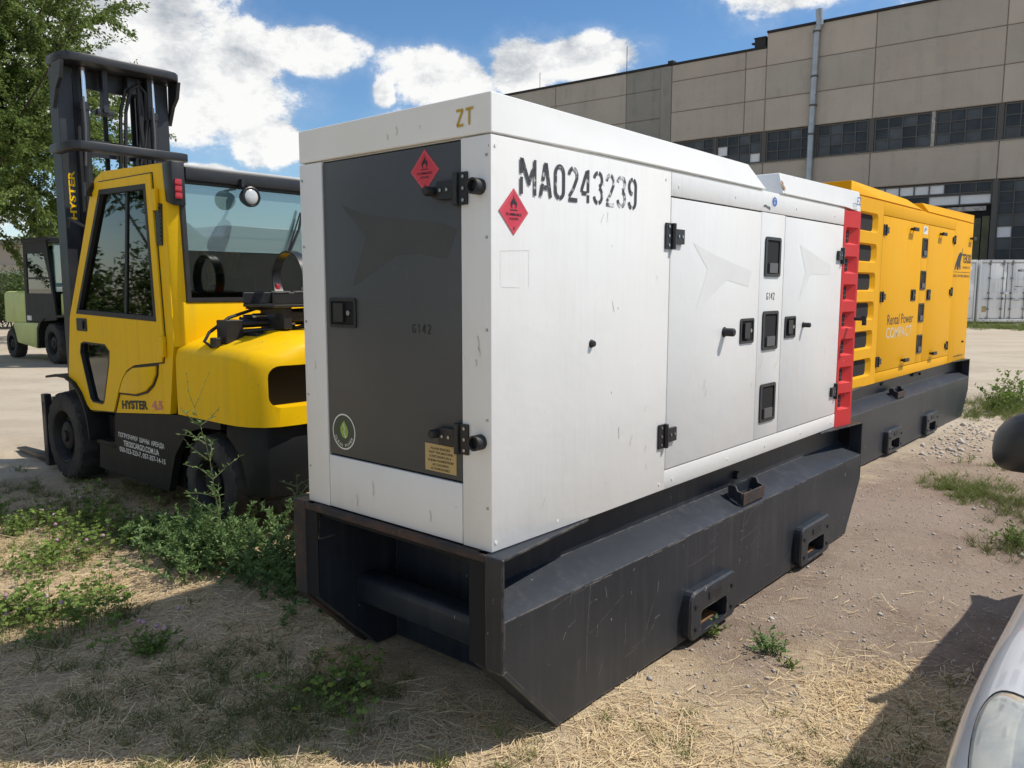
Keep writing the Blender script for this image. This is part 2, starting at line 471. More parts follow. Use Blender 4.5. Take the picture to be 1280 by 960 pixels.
def cut(o, mb):
    """cut the closed shapes in mb out of object o"""
    c = mb.build('cutter', VOID)
    md = o.modifiers.new('cut', 'BOOLEAN')
    md.operation = 'DIFFERENCE'
    md.object = c
    md.solver = 'EXACT'
    par = o.parent
    o.parent = None
    bpy.context.view_layer.update()
    dg = bpy.context.evaluated_depsgraph_get()
    me = bpy.data.meshes.new_from_object(o.evaluated_get(dg))
    o.modifiers.clear()
    old = o.data
    o.data = me
    me.name = old.name
    bpy.data.meshes.remove(old)
    o.parent = par
    bpy.data.objects.remove(c)
    return o


def thing(name, label, cat, loc=(0, 0, 0), rz=0.0, group=None):
    o = bpy.data.objects.new(name, None)
    o.empty_display_size = 0.2
    COL.objects.link(o)
    o.location = loc
    o.rotation_euler = (0, 0, rz)
    o['label'] = label
    o['category'] = cat
    if group:
        o['group'] = group
    return o


def tag(o, label, cat, group=None):
    o['label'] = label
    o['category'] = cat
    if group:
        o['group'] = group
    return o


def rrect(x0, x1, y0, y1, r, n=4):
    """rounded rectangle outline"""
    pts = []
    for cx, cy, a0 in ((x1 - r, y1 - r, 0), (x0 + r, y1 - r, 90), (x0 + r, y0 + r, 180), (x1 - r, y0 + r, 270)):
        for k in range(n + 1):
            a = R(a0 + 90 * k / n)
            pts.append((cx + r * math.cos(a), cy + r * math.sin(a)))
    return pts


class Plane:
    """maps flat lettering (x, y) onto a plane: origin, x direction, y direction, normal"""
    def __init__(s, o, x, y):
        s.o, s.x, s.y = Vector(o), Vector(x), Vector(y)
        s.n = s.x.cross(s.y).normalized()

    def __call__(s, x, y, lift=0.0):
        return s.o + s.x * x + s.y * y + s.n * lift


SIDE = Plane((0, 0, 0), (1, 0, 0), (0, 0, 1))          # seen from -y : x runs right
FRONT = Plane((0, 0, 0), (0, -1, 0), (0, 0, 1))        # seen from -x : -y runs right


def flat(mb, pl, poly, lift, mi=0):
    return mb.add([pl(x, y, lift) for x, y in poly], [tuple(range(len(poly)))], mi)


_fonts = {}


def text_geo(s, shear=0.0, extra=0.0):
    key = (s, shear, extra)
    if key in _fonts:
        return _fonts[key]
    cu = bpy.data.curves.new('txt', 'FONT')
    cu.body = s
    cu.size = 1.0
    cu.resolution_u = 3
    cu.shear = shear
    cu.offset = extra
    o = bpy.data.objects.new('txt', cu)
    COL.objects.link(o)
    bpy.context.view_layer.update()
    me = bpy.data.meshes.new_from_object(o.evaluated_get(bpy.context.evaluated_depsgraph_get()))
    vs = [(v.co.x, v.co.y) for v in me.vertices]
    fs = [tuple(p.vertices) for p in me.polygons]
    bpy.data.objects.remove(o)
    bpy.data.curves.remove(cu)
    bpy.data.meshes.remove(me)
    x0 = min(v[0] for v in vs)
    x1 = max(v[0] for v in vs)
    y0 = min(v[1] for v in vs)
    y1 = max(v[1] for v in vs)
    _fonts[key] = ([((x - x0) / max(x1 - x0, 1e-6), (y - y0) / max(y1 - y0, 1e-6)) for x, y in vs], fs)
    return _fonts[key]


def write(mb, pl, s, x, y, w, h, lift, mi=0, shear=0.0, extra=0.012, slope=0.0):
    """text s fitted in the rectangle at x, y of size w by h"""
    vs, fs = text_geo(s, shear, extra)
    mb.add([pl(x + a * w, y + b * h + slope * a * w, lift) for a, b in vs], fs, mi)
    return mb


def stroke(mb, pl, pts, wd, lift, mi=0):
    """one pen stroke with even width"""
    pts = [Vector((p[0], p[1])) for p in pts]
    L, Rr = [], []
    for i, p in enumerate(pts):
        d = (pts[min(i + 1, len(pts) - 1)] - pts[max(i - 1, 0)]).normalized()
        nn = Vector((-d.y, d.x)) * wd / 2
        L.append(p + nn)
        Rr.append(p - nn)
    n = len(pts)
    mb.add([pl(q.x, q.y, lift) for q in L + Rr], [(i, i + 1, n + i + 1, n + i) for i in range(n - 1)], mi)


def arc(cx, cy, rx, ry, a0, a1, n=7):
    return [(cx + rx * math.cos(R(a0 + (a1 - a0) * k / n)), cy + ry * math.sin(R(a0 + (a1 - a0) * k / n))) for k in range(n + 1)]


def stencil(ch):
    """strokes of a cut stencil letter in a 0..1 by 0..2 cell, gaps left for the bridges"""
    if ch == 'M':
        return [[(.12, 0), (.12, .95)], [(.12, 1.15), (.12, 2)], [(.16, 1.95), (.52, .75)], [(.88, 0), (.88, 2)], [(.52, .55), (.80, 1.5)]]
    if ch == 'A':
        return [[(.05, 0), (.22, .75)], [(.26, .92), (.48, 1.95)], [(.95, 0), (.54, 1.95)], [(.34, .55), (.78, .55)]]
    if ch == '0':
        return [arc(.48, 1.45, .36, .45, 80, 180) + [(.12, .55)] + arc(.48, .5, .36, .42, 180, 265), arc(.52, 1.45, .36, .45, 95, 0) + [(.88, .55)] + arc(.52, .5, .36, .42, 0, -90)]
    if ch == '2':
        return [arc(.5, 1.5, .37, .42, 175, 95), arc(.52, 1.5, .37, .42, 80, -25) + [(.55, .75), (.16, .26)], [(.08, .06), (.92, .06)]]
    if ch == '4':
        return [[(.58, 1.9), (.10, .80), (.10, .62)], [(.1, .56), (.56, .56)], [(.72, 0), (.72, .48)], [(.72, .62), (.72, 2)]]
    if ch == '3':
        return [arc(.46, 1.52, .38, .40, 170, 95), arc(.50, 1.52, .38, .42, 82, -75), arc(.50, .56, .40, .48, 75, -80), arc(.46, .52, .38, .44, -95, -172)]
    if ch == '9':
        return [arc(.47, 1.45, .36, .47, 85, 275), arc(.53, 1.45, .36, .47, 75, 0) + [(.88, .6)] + arc(.52, .5, .36, .44, 0, -80), arc(.46, .5, .36, .44, -100, -170)]
    if ch == 'G':
        return [arc(.52, 1.45, .38, .45, 20, 80), arc(.48, 1.45, .38, .45, 95, 180) + [(.1, .55)] + arc(.48, .5, .38, .44, 180, 265), arc(.52, .5, .36, .44, -80, 0) + [(.88, .85), (.6, .85)]]
    if ch == '1':
        return [[(.5, 0), (.5, .9)], [(.5, 1.05), (.5, 2), (.28, 1.7)]]
    return []


def stencil_word(mb, pl, s, x, y, w, h, gap, wd, lift, mi=0, worn=None):
    for k, ch in enumerate(s):
        cw = w * (1.5 if ch == 'M' else 1.0)
        for st in stencil(ch):
            stroke(mb, pl, [(x + a * cw, y + b * h / 2) for a, b in st], wd, lift, (worn[k] if worn else mi))
        x += cw + gap


def scale_poly(p, cx, cy, sx, sy):
    return [(cx + a * sx, cy + b * sy) for a, b in p]


FLAME = [(-.30, .05), (-.42, .32), (-.36, .62), (-.26, .45), (-.22, .78), (-.10, .62), (-.05, 1.15), (.07, .70), (.14, .90), (.20, .52), (.32, .66), (.40, .32), (.30, .05),
         (.16, -.02), (.24, .20), (.14, .42), (.08, .28), (.0, .5), (-.10, .26), (-.16, .40), (-.23, .18), (-.14, -.02)]


def hazard_label(pl, cx, cy, s, name, parent):
    """red diamond with flame, bar and two lines of text; s = half diagonal"""
    mb = MB()
    flat(mb, pl, [(cx - s * .98, cy), (cx, cy - s), (cx + s * .98, cy), (cx, cy + s)], 0.0012, 0)
    w = .9
    for a, b in (((-w, 0), (0, -w)), ((0, -w), (w, 0)), ((w, 0), (0, w)), ((0, w), (-w, 0))):
        stroke(mb, pl, [(cx + a[0] * s, cy + a[1] * s), (cx + b[0] * s, cy + b[1] * s)], s * .02, 0.0019, 2)
    flat(mb, pl, scale_poly(FLAME, cx, cy + s * .14, s * .52, s * .52), 0.002, 1)
    stroke(mb, pl, [(cx - s * .24, cy + s * .07), (cx + s * .24, cy + s * .07)], s * .045, 0.002, 1)
    write(mb, pl, "FLAMMABLE", cx - s * .50, cy - s * .17, s * 1.0, s * .12, 0.002, 1)
    write(mb, pl, "LIQUID", cx - s * .30, cy - s * .36, s * .60, s * .12, 0.002, 1)
    write(mb, pl, "3", cx - s * .05, cy - s * .78, s * .1, s * .15, 0.002, 1)
    return mb.build(name, [HAZ_RED, INK, M_PINK], parent, recalc=False)


SCRAPE = M("bare_scrape", (0.16, 0.155, 0.15), 0.6, patch=(40, 0.5, 0.62, (0.045, 0.047, 0.05)))
SCUFF = M("grey_scuff", (0.40, 0.38, 0.35), 0.7, patch=(60, 0.45, 0.6, (0.7, 0.68, 0.65)))
M_PINK = M("label_thin_line", (0.62, 0.20, 0.20), 0.5)


# ------------------------------------------------------------------ ground
def fbm2(x, y, seed, f0=1.0, octv=4):
    r_ = np.random.default_rng(seed)
    out = np.zeros_like(x)
    amp = 1.0
    f = f0
    for _ in range(octv):
        for _k in range(3):
            a = r_.uniform(0, 2 * np.pi)
            ph = r_.uniform(0, 2 * np.pi)
            out += amp / 3 * np.sin((x * np.cos(a) + y * np.sin(a)) * f * 2 * np.pi + ph)
        amp *= 0.5
        f *= 2.03
    return out


def ground_z(x, y):
    """gentle unevenness, kept low under the machines"""
    return 0.018 * fbm2(x, y, 5, 0.35, 3) + 0.006 * fbm2(x, y, 8, 2.1, 3) - 0.012


GYAW = 0.7134
GU = np.array([math.sin(GYAW), math.cos(GYAW)])
GV = np.array([-GU[1], GU[0]])
GO = np.array([-0.0675, 2.622])


def to_uv(x, y):
    return (x - GO[0]) * GU[0] + (y - GO[1]) * GU[1], (x - GO[0]) * GV[0] + (y - GO[1]) * GV[1]


def to_xy(u, v):
    return GO[0] + u * GU[0] + v * GV[0], GO[1] + u * GU[1] + v * GV[1]


def build_ground():
    def axis(lo, hi, fine0, fine1, step):
        a = list(np.arange(fine0, fine1 + 1e-6, step))
        s, p = step, fine1
        while p < hi:
            s *= 1.22
            p += s
            a.append(min(p, hi))
        s, p = step, fine0
        while p > lo:
            s *= 1.22
            p -= s
            a.insert(0, max(p, lo))
        return np.array(a)
    xs = axis(-600, 600, -6.5, 7.5, 0.06)
    ys = axis(-300, 900, 1.2, 12.5, 0.06)
    X, Y = np.meshgrid(xs, ys)
    Z = ground_z(X, Y)
    far = np.clip((np.hypot(X, Y - 4) - 14) / 20, 0, 1)
    Z = Z * (1 - far) - 0.012 * far
    n, m = len(xs), len(ys)
    v = np.stack([X.ravel(), Y.ravel(), Z.ravel()], 1)
    i = np.arange(n * m).reshape(m, n)
    f = np.stack([i[:-1, :-1].ravel(), i[:-1, 1:].ravel(), i[1:, 1:].ravel(), i[1:, :-1].ravel()], 1)
    me = bpy.data.meshes.new('ground')
    me.from_pydata(v.tolist(), [], f.tolist())
    me.polygons.foreach_set('use_smooth', [True] * len(me.polygons))
    o = bpy.data.objects.new('ground', me)
    COL.objects.link(o)
    o['kind'] = 'structure'
    mat = bpy.data.materials.new('yard_earth')
    mat.use_nodes = True
    t = NT(mat.node_tree)
    b = mat.node_tree.nodes['Principled BSDF']
    g = t.n('ShaderNodeTexCoord')
    vec = g.outputs['Object']
    nb = t.noise(vec, 0.55, 5, 0.6)
    nm = t.noise(vec, 3.0, 6, 0.65)
    nf = t.noise(vec, 38.0, 5, 0.7)
    nr = t.noise(t.mapping(vec, scale=(1.0, 1.0, 1.0), loc=(4, 2, 0)), 1.3, 7, 0.7, 0.6)
    earth = t.mix(t.ramp(nm, 0.35, 0.65), (0.300, 0.226, 0.168), (0.195, 0.140, 0.102))
    earth = t.mix(t.math('MULTIPLY', t.ramp(nr, 0.52, 0.66), 0.75), earth, (0.190, 0.126, 0.098))
    earth = t.mix(t.math('MULTIPLY', t.ramp(t.noise(vec, 150, 3, 0.6), 0.55, 0.7), 0.55), earth, (0.47, 0.41, 0.35))
    earth = t.mix(t.ramp(nb, 0.42, 0.62), earth, (0.315, 0.25, 0.195))
    earth = t.mix(t.math('MULTIPLY', t.ramp(nf, 0.45, 0.75), 0.5), earth, (0.46, 0.385, 0.31))
    # dead straw lies over the earth near the camera and left of the skid
    sep = t.n('ShaderNodeSeparateXYZ')
    t.lk(vec, sep.inputs[0])
    px, py = sep.outputs[0], sep.outputs[1]
    uu = t.math('ADD', t.math('MULTIPLY', t.math('SUBTRACT', px, float(GO[0])), float(GU[0])), t.math('MULTIPLY', t.math('SUBTRACT', py, float(GO[1])), float(GU[1])))
    vv = t.math('ADD', t.math('MULTIPLY', t.math('SUBTRACT', px, float(GO[0])), float(GV[0])), t.math('MULTIPLY', t.math('SUBTRACT', py, float(GO[1])), float(GV[1])))
    wob = t.math('MULTIPLY', t.math('SUBTRACT', t.noise(vec, 1.4, 4), 0.5), 1.8)
    left = t.math('MULTIPLY', t.ramp(t.math('ADD', vv, wob), 0.2, 0.9), t.ramp(t.math('ADD', vv, wob), 6.2, 4.8))
    near = t.ramp(t.math('ADD', uu, wob), 1.35, 0.75)
    near2 = t.math('MULTIPLY', t.ramp(t.math('ADD', t.math('SUBTRACT', uu, 0.35), wob), 1.6, 0.9), t.ramp(t.math('ADD', vv, t.math('MULTIPLY', wob, 0.4)), -0.35, -0.7))
    straw = t.math('MAXIMUM', t.math('MAXIMUM', left, near), near2)
    fib = t.noise(t.mapping(vec, scale=(9, 30, 9)), 3.0, 5, 0.7, 1.2)
    sc = t.mix(t.ramp(fib, 0.35, 0.65), (0.40, 0.295, 0.18), (0.74, 0.60, 0.385))
    sc = t.mix(t.math('MULTIPLY', t.ramp(nm, 0.45, 0.7), 0.6), sc, (0.33, 0.24, 0.155))
    c = t.mix(t.math('MULTIPLY', straw, 0.85), earth, sc)
    # pale trodden yard further away
    rad = t.math('SQRT', t.math('ADD', t.math('MULTIPLY', px, px), t.math('MULTIPLY', py, py)))
    far_f = t.ramp(t.math('ADD', rad, t.math('MULTIPLY', wob, 2.0)), 6.8, 11.0)
    yard = t.mix(t.ramp(t.noise(t.mapping(vec, scale=(1, 2.2, 1)), 0.4, 5), 0.35, 0.65), (0.49, 0.415, 0.315), (0.57, 0.49, 0.38))
    yard = t.mix(t.math('MULTIPLY', t.ramp(nm, 0.5, 0.72), 0.4), yard, (0.38, 0.33, 0.265))
    c = t.mix(far_f, c, yard)
    t.lk(c, b.inputs['Base Color'])
    b.inputs['Roughness'].default_value = 0.95
    b.inputs['Specular IOR Level'].default_value = 0.2
    bp = t.n('ShaderNodeBump')
    bp.inputs['Strength'].default_value = 0.7
    bp.inputs['Distance'].default_value = 0.02
    h = t.math('ADD', t.math('MULTIPLY', nf, 0.5), t.noise(vec, 120, 3, 0.6))
    t.lk(h, bp.inputs['Height'])
    t.lk(bp.outputs[0], b.inputs['Normal'])
    me.materials.append(mat)
    return o


build_ground()


# ------------------------------------------------------------------ factory hall
def build_hall():
    B = Vector((-0.789, 0.614, 0)).normalized()
    h = thing('factory_hall', 'long grey concrete panel factory hall with strips of dark windows and a rain pipe', 'building', (27.2, 44, 0), math.atan2(B.y, B.x))
    panel_id = [0]
    mats = [CONCRETE_A, CONCRETE_A, CONCRETE_B, CONCRETE_C]

    def panel(s0, s1, z0, z1, mat=None, y=0.0):
        j = 0.02
        k = panel_id[0]
        panel_id[0] += 1
        rr = random.Random(k)
        d = rr.uniform(0, 0.025)
        mb = MB().box(s0 + j, s1 - j, y - 0.30, y + d, z0 + j, z1 - j)
        MB().box(s0 + .001, s1 - .001, y - 0.29, y - 0.045, z0 + .001, z1 - .001).build('panel_joint', JOINT, h)
        return mb.build('wall_panel', mat or mats[rr.randrange(4)], h, bevel=0.03, seg=1)

    # dark joint backing, roof slab, far end and back so the hall is a closed body
    MB().box(-18, 14.15, -24, -0.42, 0, 17.25).box(14.15, 46, -24, -0.44, 0, 16.35).build('wall_core', JOINT, h)
    MB().box(-18.1, 14.15, -24, 0.10, 17.43, 17.55).build('roof_edge', ROOF_FELT, h)
    MB().box(14.15, 20.7, -24, 0.08, 16.55, 16.67).box(20.7, 46.1, -24, -0.02, 16.60, 16.72).build('roof_edge', ROOF_FELT, h)
    seams = [-18, -12, -5.45, 1.1, 7.67, 14.15]
    rows = [(15.45, 17.43), (13.43, 15.45), (11.45, 13.43), (7.45, 9.5)]
    for a, b in zip(seams[:-1], seams[1:]):
        for z0, z1 in rows:
            panel(a, b, z0, z1)
    for a, b in ((14.15, 15.5), (15.5, 20.7)):
        for z0, z1 in ((15.45, 16.55), (13.43, 15.45), (11.45, 13.43), (7.45, 9.5)):
            panel(a, b, z0, z1)
    # pilaster and the older left wing, set back a little
    MB().box(20.72, 21.55, -0.3, 0.0, 0, 16.55).build('pilaster', CONCRETE_OLD, h, bevel=0.04, seg=1)
    for a, b in ((21.55, 24.3), (24.3, 30.4), (30.4, 36.5), (36.5, 42.6), (42.6, 46)):
        for z0, z1 in ((15.15, 16.6), (13.2, 15.15), (11.2, 13.2), (9.2, 11.2), (7.2, 9.2), (5.2, 7.2), (3.2, 5.2), (0, 3.2)):
            panel(a, b, z0, z1, CONCRETE_OLD if (int(a) % 2) else CONCRETE_B, y=-0.12)
    # panels under the upper window strip on the left bays go to the ground
    for a, b in ((7.67, 14.15), (14.15, 20.7)):
        for z0, z1 in ((5.4, 7.45), (3.4, 5.4), (0, 3.4)):
            panel(a, b, z0, z1)

    def window(s0, s1, z0, z1, nc, nr, white=(), dusty=0.25, label=None):
        fr = MB()
        w = 0.07
        fr.box(s0, s1, -0.16, -0.03, z0, z0 + w).box(s0, s1, -0.16, -0.03, z1 - w, z1)
        fr.box(s0, s0 + w, -0.16, -0.034, z0 + w, z1 - w).box(s1 - w, s1, -0.16, -0.034, z0 + w, z1 - w)
        dx = (s1 - s0) / nc
        dz = (z1 - z0) / nr
        for k in range(1, nc):
            x = s0 + k * dx
            fr.box(x - 0.03, x + 0.03, -0.15, -0.04, z0 + w, z1 - w)
        for k in range(1, nr):
            z = z0 + k * dz
            fr.box(s0 + w, s1 - w, -0.15, -0.046, z - 0.025, z + 0.025)
        f = fr.build('window', FRAME_DARK, h)
        for i in range(nc):
            for j in range(nr):
                rr = random.Random(int(s0 * 91 + i * 7 + j * 131 + z0 * 17))
                m_ = PANE_WHITE if (i, j) in white else (PANE_B if rr.random() < dusty else PANE)
                t_ = rr.uniform(-0.012, 0.012)
                x0, x1, a0, a1 = s0 + i * dx + .02, s0 + (i + 1) * dx - .02, z0 + j * dz + .015, z0 + (j + 1) * dz - .015
                MB().hexa([(x0, -0.12 + t_, a0), (x1, -0.12 - t_, a0), (x1, -0.105 - t_, a0), (x0, -0.105 + t_, a0),
                           (x0, -0.12 - t_, a1), (x1, -0.12 + t_, a1), (x1, -0.105 + t_, a1), (x0, -0.105 - t_, a1)]).build('pane', m_, f)
        return f

    # upper strip: two four-by-three windows to a bay, concrete post between
    for a, b in ((-5.45, 1.1), (1.1, 7.67), (7.67, 14.15), (14.15, 20.7)):
        mid = (a + b) / 2
        MB().box(a - 0.14, a + 0.14, -0.2, -0.02, 9.52, 11.43).build('window_post', FRAME_DARK, h)
        MB().box(mid - 0.09, mid + 0.09, -0.2, 0.0, 9.52, 11.43).build('window_post', FRAME_POST if a == 1.1 else FRAME_DARK, h)
        window(a + 0.17, mid - 0.11, 9.54, 11.41, 4, 3, white=((3, 1), (0, 0)) if a == 14.15 else ())
        window(mid + 0.11, b - 0.17, 9.54, 11.41, 4, 3)
    MB().box(-18, 20.7, -0.28, 0.07, 9.47, 9.515).build('window_ledge', CONCRETE_OLD, h)
    # lower openings: tall window on the right, part-boarded strip over the entrance
    window(-5.3, -2.15, 1.2, 7.38, 4, 10)
    window(-2.05, 0.98, 1.2, 7.38, 4, 10, white=((3, 5),))
    MB().box(-18, 1.1, -0.3, 0.02, 0, 1.18).build('plinth', CONCRETE_OLD, h)
    MB().box(0.98, 1.24, -0.3, 0.05, 0, 7.44).build('window_post', FRAME_DARK, h)
    st = window(1.26, 7.55, 6.78, 7.40, 8, 1, white=((3, 0), (4, 0), (5, 0), (6, 0), (7, 0)))
    st2 = window(1.26, 7.55, 6.14, 6.76, 4, 1, white=((0, 0), (1, 0)))
    MB().box(1.5, 3.4, -0.1, 0.1, 5.80, 6.04).build('lintel', FRAME_POST, h)
    MB().box(1.25, 7.6, -0.5, -0.14, 0, 6.1).build('door_recess', VOID, h)
    for k in range(5):
        a = 1.3 + k * 0.42
        MB().box(a, a + 0.36, -0.14, -0.05 - 0.02 * (k % 2), 0, 5.5 - 0.1 * (k % 3)).build('cladding_board', OLIVE, h)
    # rain pipe with a hopper top, standing off the wall
    pp = MB()
    pp.tube([(11.13, 0.22, 0.3), (11.13, 0.22, 8.4), (11.10, 0.22, 12.2), (11.02, 0.22, 16.9), (10.86, 0.26, 17.35)], 0.19, 14)
    p = pp.build('rain_pipe', ZINC, h, smooth=True)
    MB().tube([(10.85, 0.26, 17.2), (10.93, 0.26, 18.15)], 0.21, 14).build('pipe_top', ZINC, p, smooth=True)
    for z in (10.9, 14.3, 16.9, 12.6):
        MB().cyl((11.11 - (z - 8) * 0.009, 0.22, z - 0.05), (11.11 - (z - 8) * 0.009, 0.22, z + 0.05), 0.225, 14).build('pipe_collar', FRAME_DARK, p, smooth=True)
    MB().box(14.25, 14.95, -1.2, 0.05, 16.67, 17.2).box(14.2, 15.0, -1.25, 0.09, 17.2, 17.27).box(14.9, 15.15, -0.2, 0.05, 16.9, 17.0).build('roof_vent', ROOF_FELT, h, bevel=0.02)
    MB().cyl((24.4, -0.3, 16.7), (24.4, -0.3, 18.5), 0.025, 6).cyl((32.0, -0.3, 16.7), (32.0, -0.3, 17.9), 0.02, 6).build('lightning_rod', FRAME_DARK, h)
    MB().box(20.6, 21.0, -0.4, 0.06, 16.67, 16.86).build('roof_flashing', ROOF_FELT, h)
    return h


build_hall()


def build_container(x0, x1, y0, label, detail=True):
    W_, H_, D_ = x1 - x0, 2.80, 6.0
    c = thing('shipping_container', label, 'container', ((x0 + x1) / 2, y0, 0), 0.0, 'white shipping containers by the hall')
    a, b = -W_ / 2, W_ / 2
    z0 = 0.10
    fr = MB()
    fr.box(a, a + .06, 0, .16, z0, H_).box(b - .06, b, 0, .16, z0, H_).box(a + .06, b - .06, 0, .12, H_ - .12, H_).box(a + .06, b - .06, .01, .12, z0, z0 + .13)
    fr.box(a, b, D_ - .12, D_, z0, H_)
    fr.build('corner_frame', CONT_WHITE, c, bevel=0.008)
    sd = MB()                       # corrugated sides and roof
    for x, sgn in ((a + .03, -1), (b - .03, 1)):
        n = 40
        pts = []
        for k in range(n):
            yy = .16 + (D_ - .3) * k / n
            dd = (D_ - .3) / n
            off = 0.0 if k % 2 else 0.036
            pts += [(x - sgn * off, yy), (x - sgn * off, yy + dd * 0.7)]
        vs = [(p[0], p[1], z) for z in (z0 + .1, H_ - .05) for p in pts]
        m_ = len(pts)
        sd.add(vs, [(i, i + 1, m_ + i + 1, m_ + i) for i in range(m_ - 1)])
    sd.box(a + .02, b - .02, .1, D_ - .05, H_ - .05, H_ - .02)
    sd.box(a + .05, b - .05, .1, D_ - .05, z0 + .02, z0 + .12)
    sd.build('corrugated_wall', CONT_WHITE, c)
    MB().box(a + .1, b - .1, .14, .2, z0 + .1, H_ - .1).build('gasket', VOID, c)
    for sgn in (-1, 1):
        d0, d1 = (a + .075, -.022) if sgn < 0 else (.022, b - .075)
        dm = MB().box(d0, d1, .045, .10, z0 + .15, H_ - .145)
        for zf in (.30, .52, .66, .80):
            zz = z0 + .15 + (H_ - .3 - z0) * (1 - zf)
            dm.box(d0 + .03, d1 - .03, .03, .046, zz - .012, zz + .012)
        dr = dm.build('door', CONT_WHITE, c, bevel=0.006)
        rods = MB()
        for q in ((.2, .8) if True else ()):
            x = sgn * (q * 0.98 + .04 * 0)
            rods.cyl((x, .0, z0 + .1), (x, .0, H_ - .08), .017, 8)
            for z in (z0 + .16, z0 + .55, z0 + 1.25, z0 + 1.9, H_ - .19):
                rods.box(x - .045, x + .045, -.012, .045, z - .035, z + .035)
            rods.box(x - .04, x + .04, -.02, .03, H_ - .14, H_ - .02)
            rods.box(x - .22, x + .18, -.03, -.012, z0 + .99, z0 + 1.02)
            rods.box(x - .03, x + .05, -.03, .02, z0 + .96, z0 + 1.06)
        rods.build('locking_bar', CONT_GREY, dr)
    if detail:
        pl = Plane((0, 0.0405, 0), (1, 0, 0), (0, 0, 1))
        ink = MB()
        write(ink, pl, "MSKU", .46, 2.28, .30, .11, .003)
        for k, (w_, z) in enumerate(((.36, 1.62), (.10, 1.50), (.06, 1.38), (.24, 1.02))):
            write(ink, pl, ["24000 KG", "22", "8", "76.4 M"][k], .34, z, w_, .045, .003)
        ink.build('lettering', INK, c, recalc=False)
        MB().box(-1.02, -.84, .030, .044, z0 + .42, z0 + .68).build('sticker', BRASS, c)
        MB().box(-.10, .10, -.02, .04, 1.30, 1.42).build('lock_box', CONT_WHITE, c, bevel=0.01)
    return c


build_container(20.50, 22.94, 35.5, 'white shipping container with grey locking bars and black lettering in front of the dark windows')
build_container(17.98, 20.42, 35.58, 'white shipping container almost hidden behind the amber generator', detail=False)


# ------------------------------------------------------------------ generator sets
def hinge(pl, x, z, s, root, name='hinge', leaf=1):
    """black strap hinge: tall fixed leaf, barrel and short door leaf to the +x or -x side"""
    mb = MB()

    def bx(x0, x1, z0, z1, l0, l1, mi=0):
        p = [pl(a, b, l) for l in (l0, l1) for a, b in ((x0, z0), (x1, z0), (x1, z1), (x0, z1))]
        mb.hexa(p, mi)
    bx(x - .033 * s, x + .028 * s, z - .052 * s, z + .052 * s, .0, .009)
    mb.cyl(pl(x + leaf * .020 * s, z - .052 * s, .012), pl(x + leaf * .020 * s, z + .052 * s, .012), .011 * s, 10)
    a, b = sorted((x + leaf * .032 * s, x + leaf * .105 * s))
    bx(a, b, z - .030 * s, z + .030 * s, .001, .016)
    for dz in (-.037, 0, .037):
        q = pl(x - leaf * .012 * s, z + dz * s, .009)
        mb.cyl(q, q + pl.n * .003, .0075 * s, 8, 1)
    for dx in (.055, .086):
        q = pl(x + leaf * dx * s, z, .016)
        mb.cyl(q, q + pl.n * .003, .0075 * s, 8, 1)
    return mb.build(name, [BLACK_PLASTIC, STEEL], root, bevel=0.0022, seg=1)


def latch(pl, x, z, w, h, root, name='lock_handle'):
    """recessed paddle lock: bezel, dark tray, paddle, key barrel"""
    mb = MB()
    o = [pl(a, b, .006) for a, b in rrect(x - w / 2, x + w / 2, z - h / 2, z + h / 2, .012)]
    i = [pl(a, b, .006) for a, b in rrect(x - w / 2 + .012, x + w / 2 - .012, z - h / 2 + .012, z + h / 2 - .012, .008)]
    o0 = [pl(a, b, 0) for a, b in rrect(x - w / 2, x + w / 2, z - h / 2, z + h / 2, .012)]
    i0 = [pl(a, b, .0015) for a, b in rrect(x - w / 2 + .012, x + w / 2 - .012, z - h / 2 + .012, z + h / 2 - .012, .008)]
    mb.loft(o0, o, 0, caps=False)
    mb.loft(o, i, 0, caps=False)
    mb.loft(i, i0, 0, caps=False)
    mb.add(i0, [tuple(range(len(i0)))], 1)
    p = [pl(a, b, l) for l in (.002, .014) for a, b in ((x - w * .28, z - h * .30), (x + w * .08, z - h * .30), (x + w * .08, z + h * .32), (x - w * .28, z + h * .32))]
    mb.hexa(p, 0)
    q = pl(x + w * .24, z, .002)
    mb.cyl(q, q + pl.n * .008, .010, 12, 2)
    return mb.build(name, [BLACK_PLASTIC, VOID, STEEL], root, bevel=0)


def grip(pl, x, z, w, h, root, name='air_slot'):
    """long recessed catch: bezel, deep black pocket and a grey lug at the bottom"""
    mb = MB()
    A = rrect(x - w / 2, x + w / 2, z - h / 2, z + h / 2, .016)
    Bq = rrect(x - w / 2 + .020, x + w / 2 - .020, z - h / 2 + .016, z + h / 2 - .016, .010)
    o0, o = [pl(a, b, 0) for a, b in A], [pl(a, b, .007) for a, b in A]
    i, i0 = [pl(a, b, .007) for a, b in Bq], [pl(a, b, .0012) for a, b in Bq]
    mb.loft(o0, o, 0, caps=False)
    mb.loft(o, i, 0, caps=False)
    mb.loft(i, i0, 1, caps=False)
    mb.add(i0, [tuple(range(len(i0)))], 1)
    zz = z - h / 2 + .02
    p = [pl(a, b, l) for l in (.001, .012) for a, b in ((x - w * .26, zz), (x + w * .26, zz), (x + w * .26, zz + h * .25), (x - w * .26, zz + h * .25))]
    mb.hexa(p, 2)
    return mb.build(name, [BLACK_PLASTIC, VOID, GREY_CATCH], root)


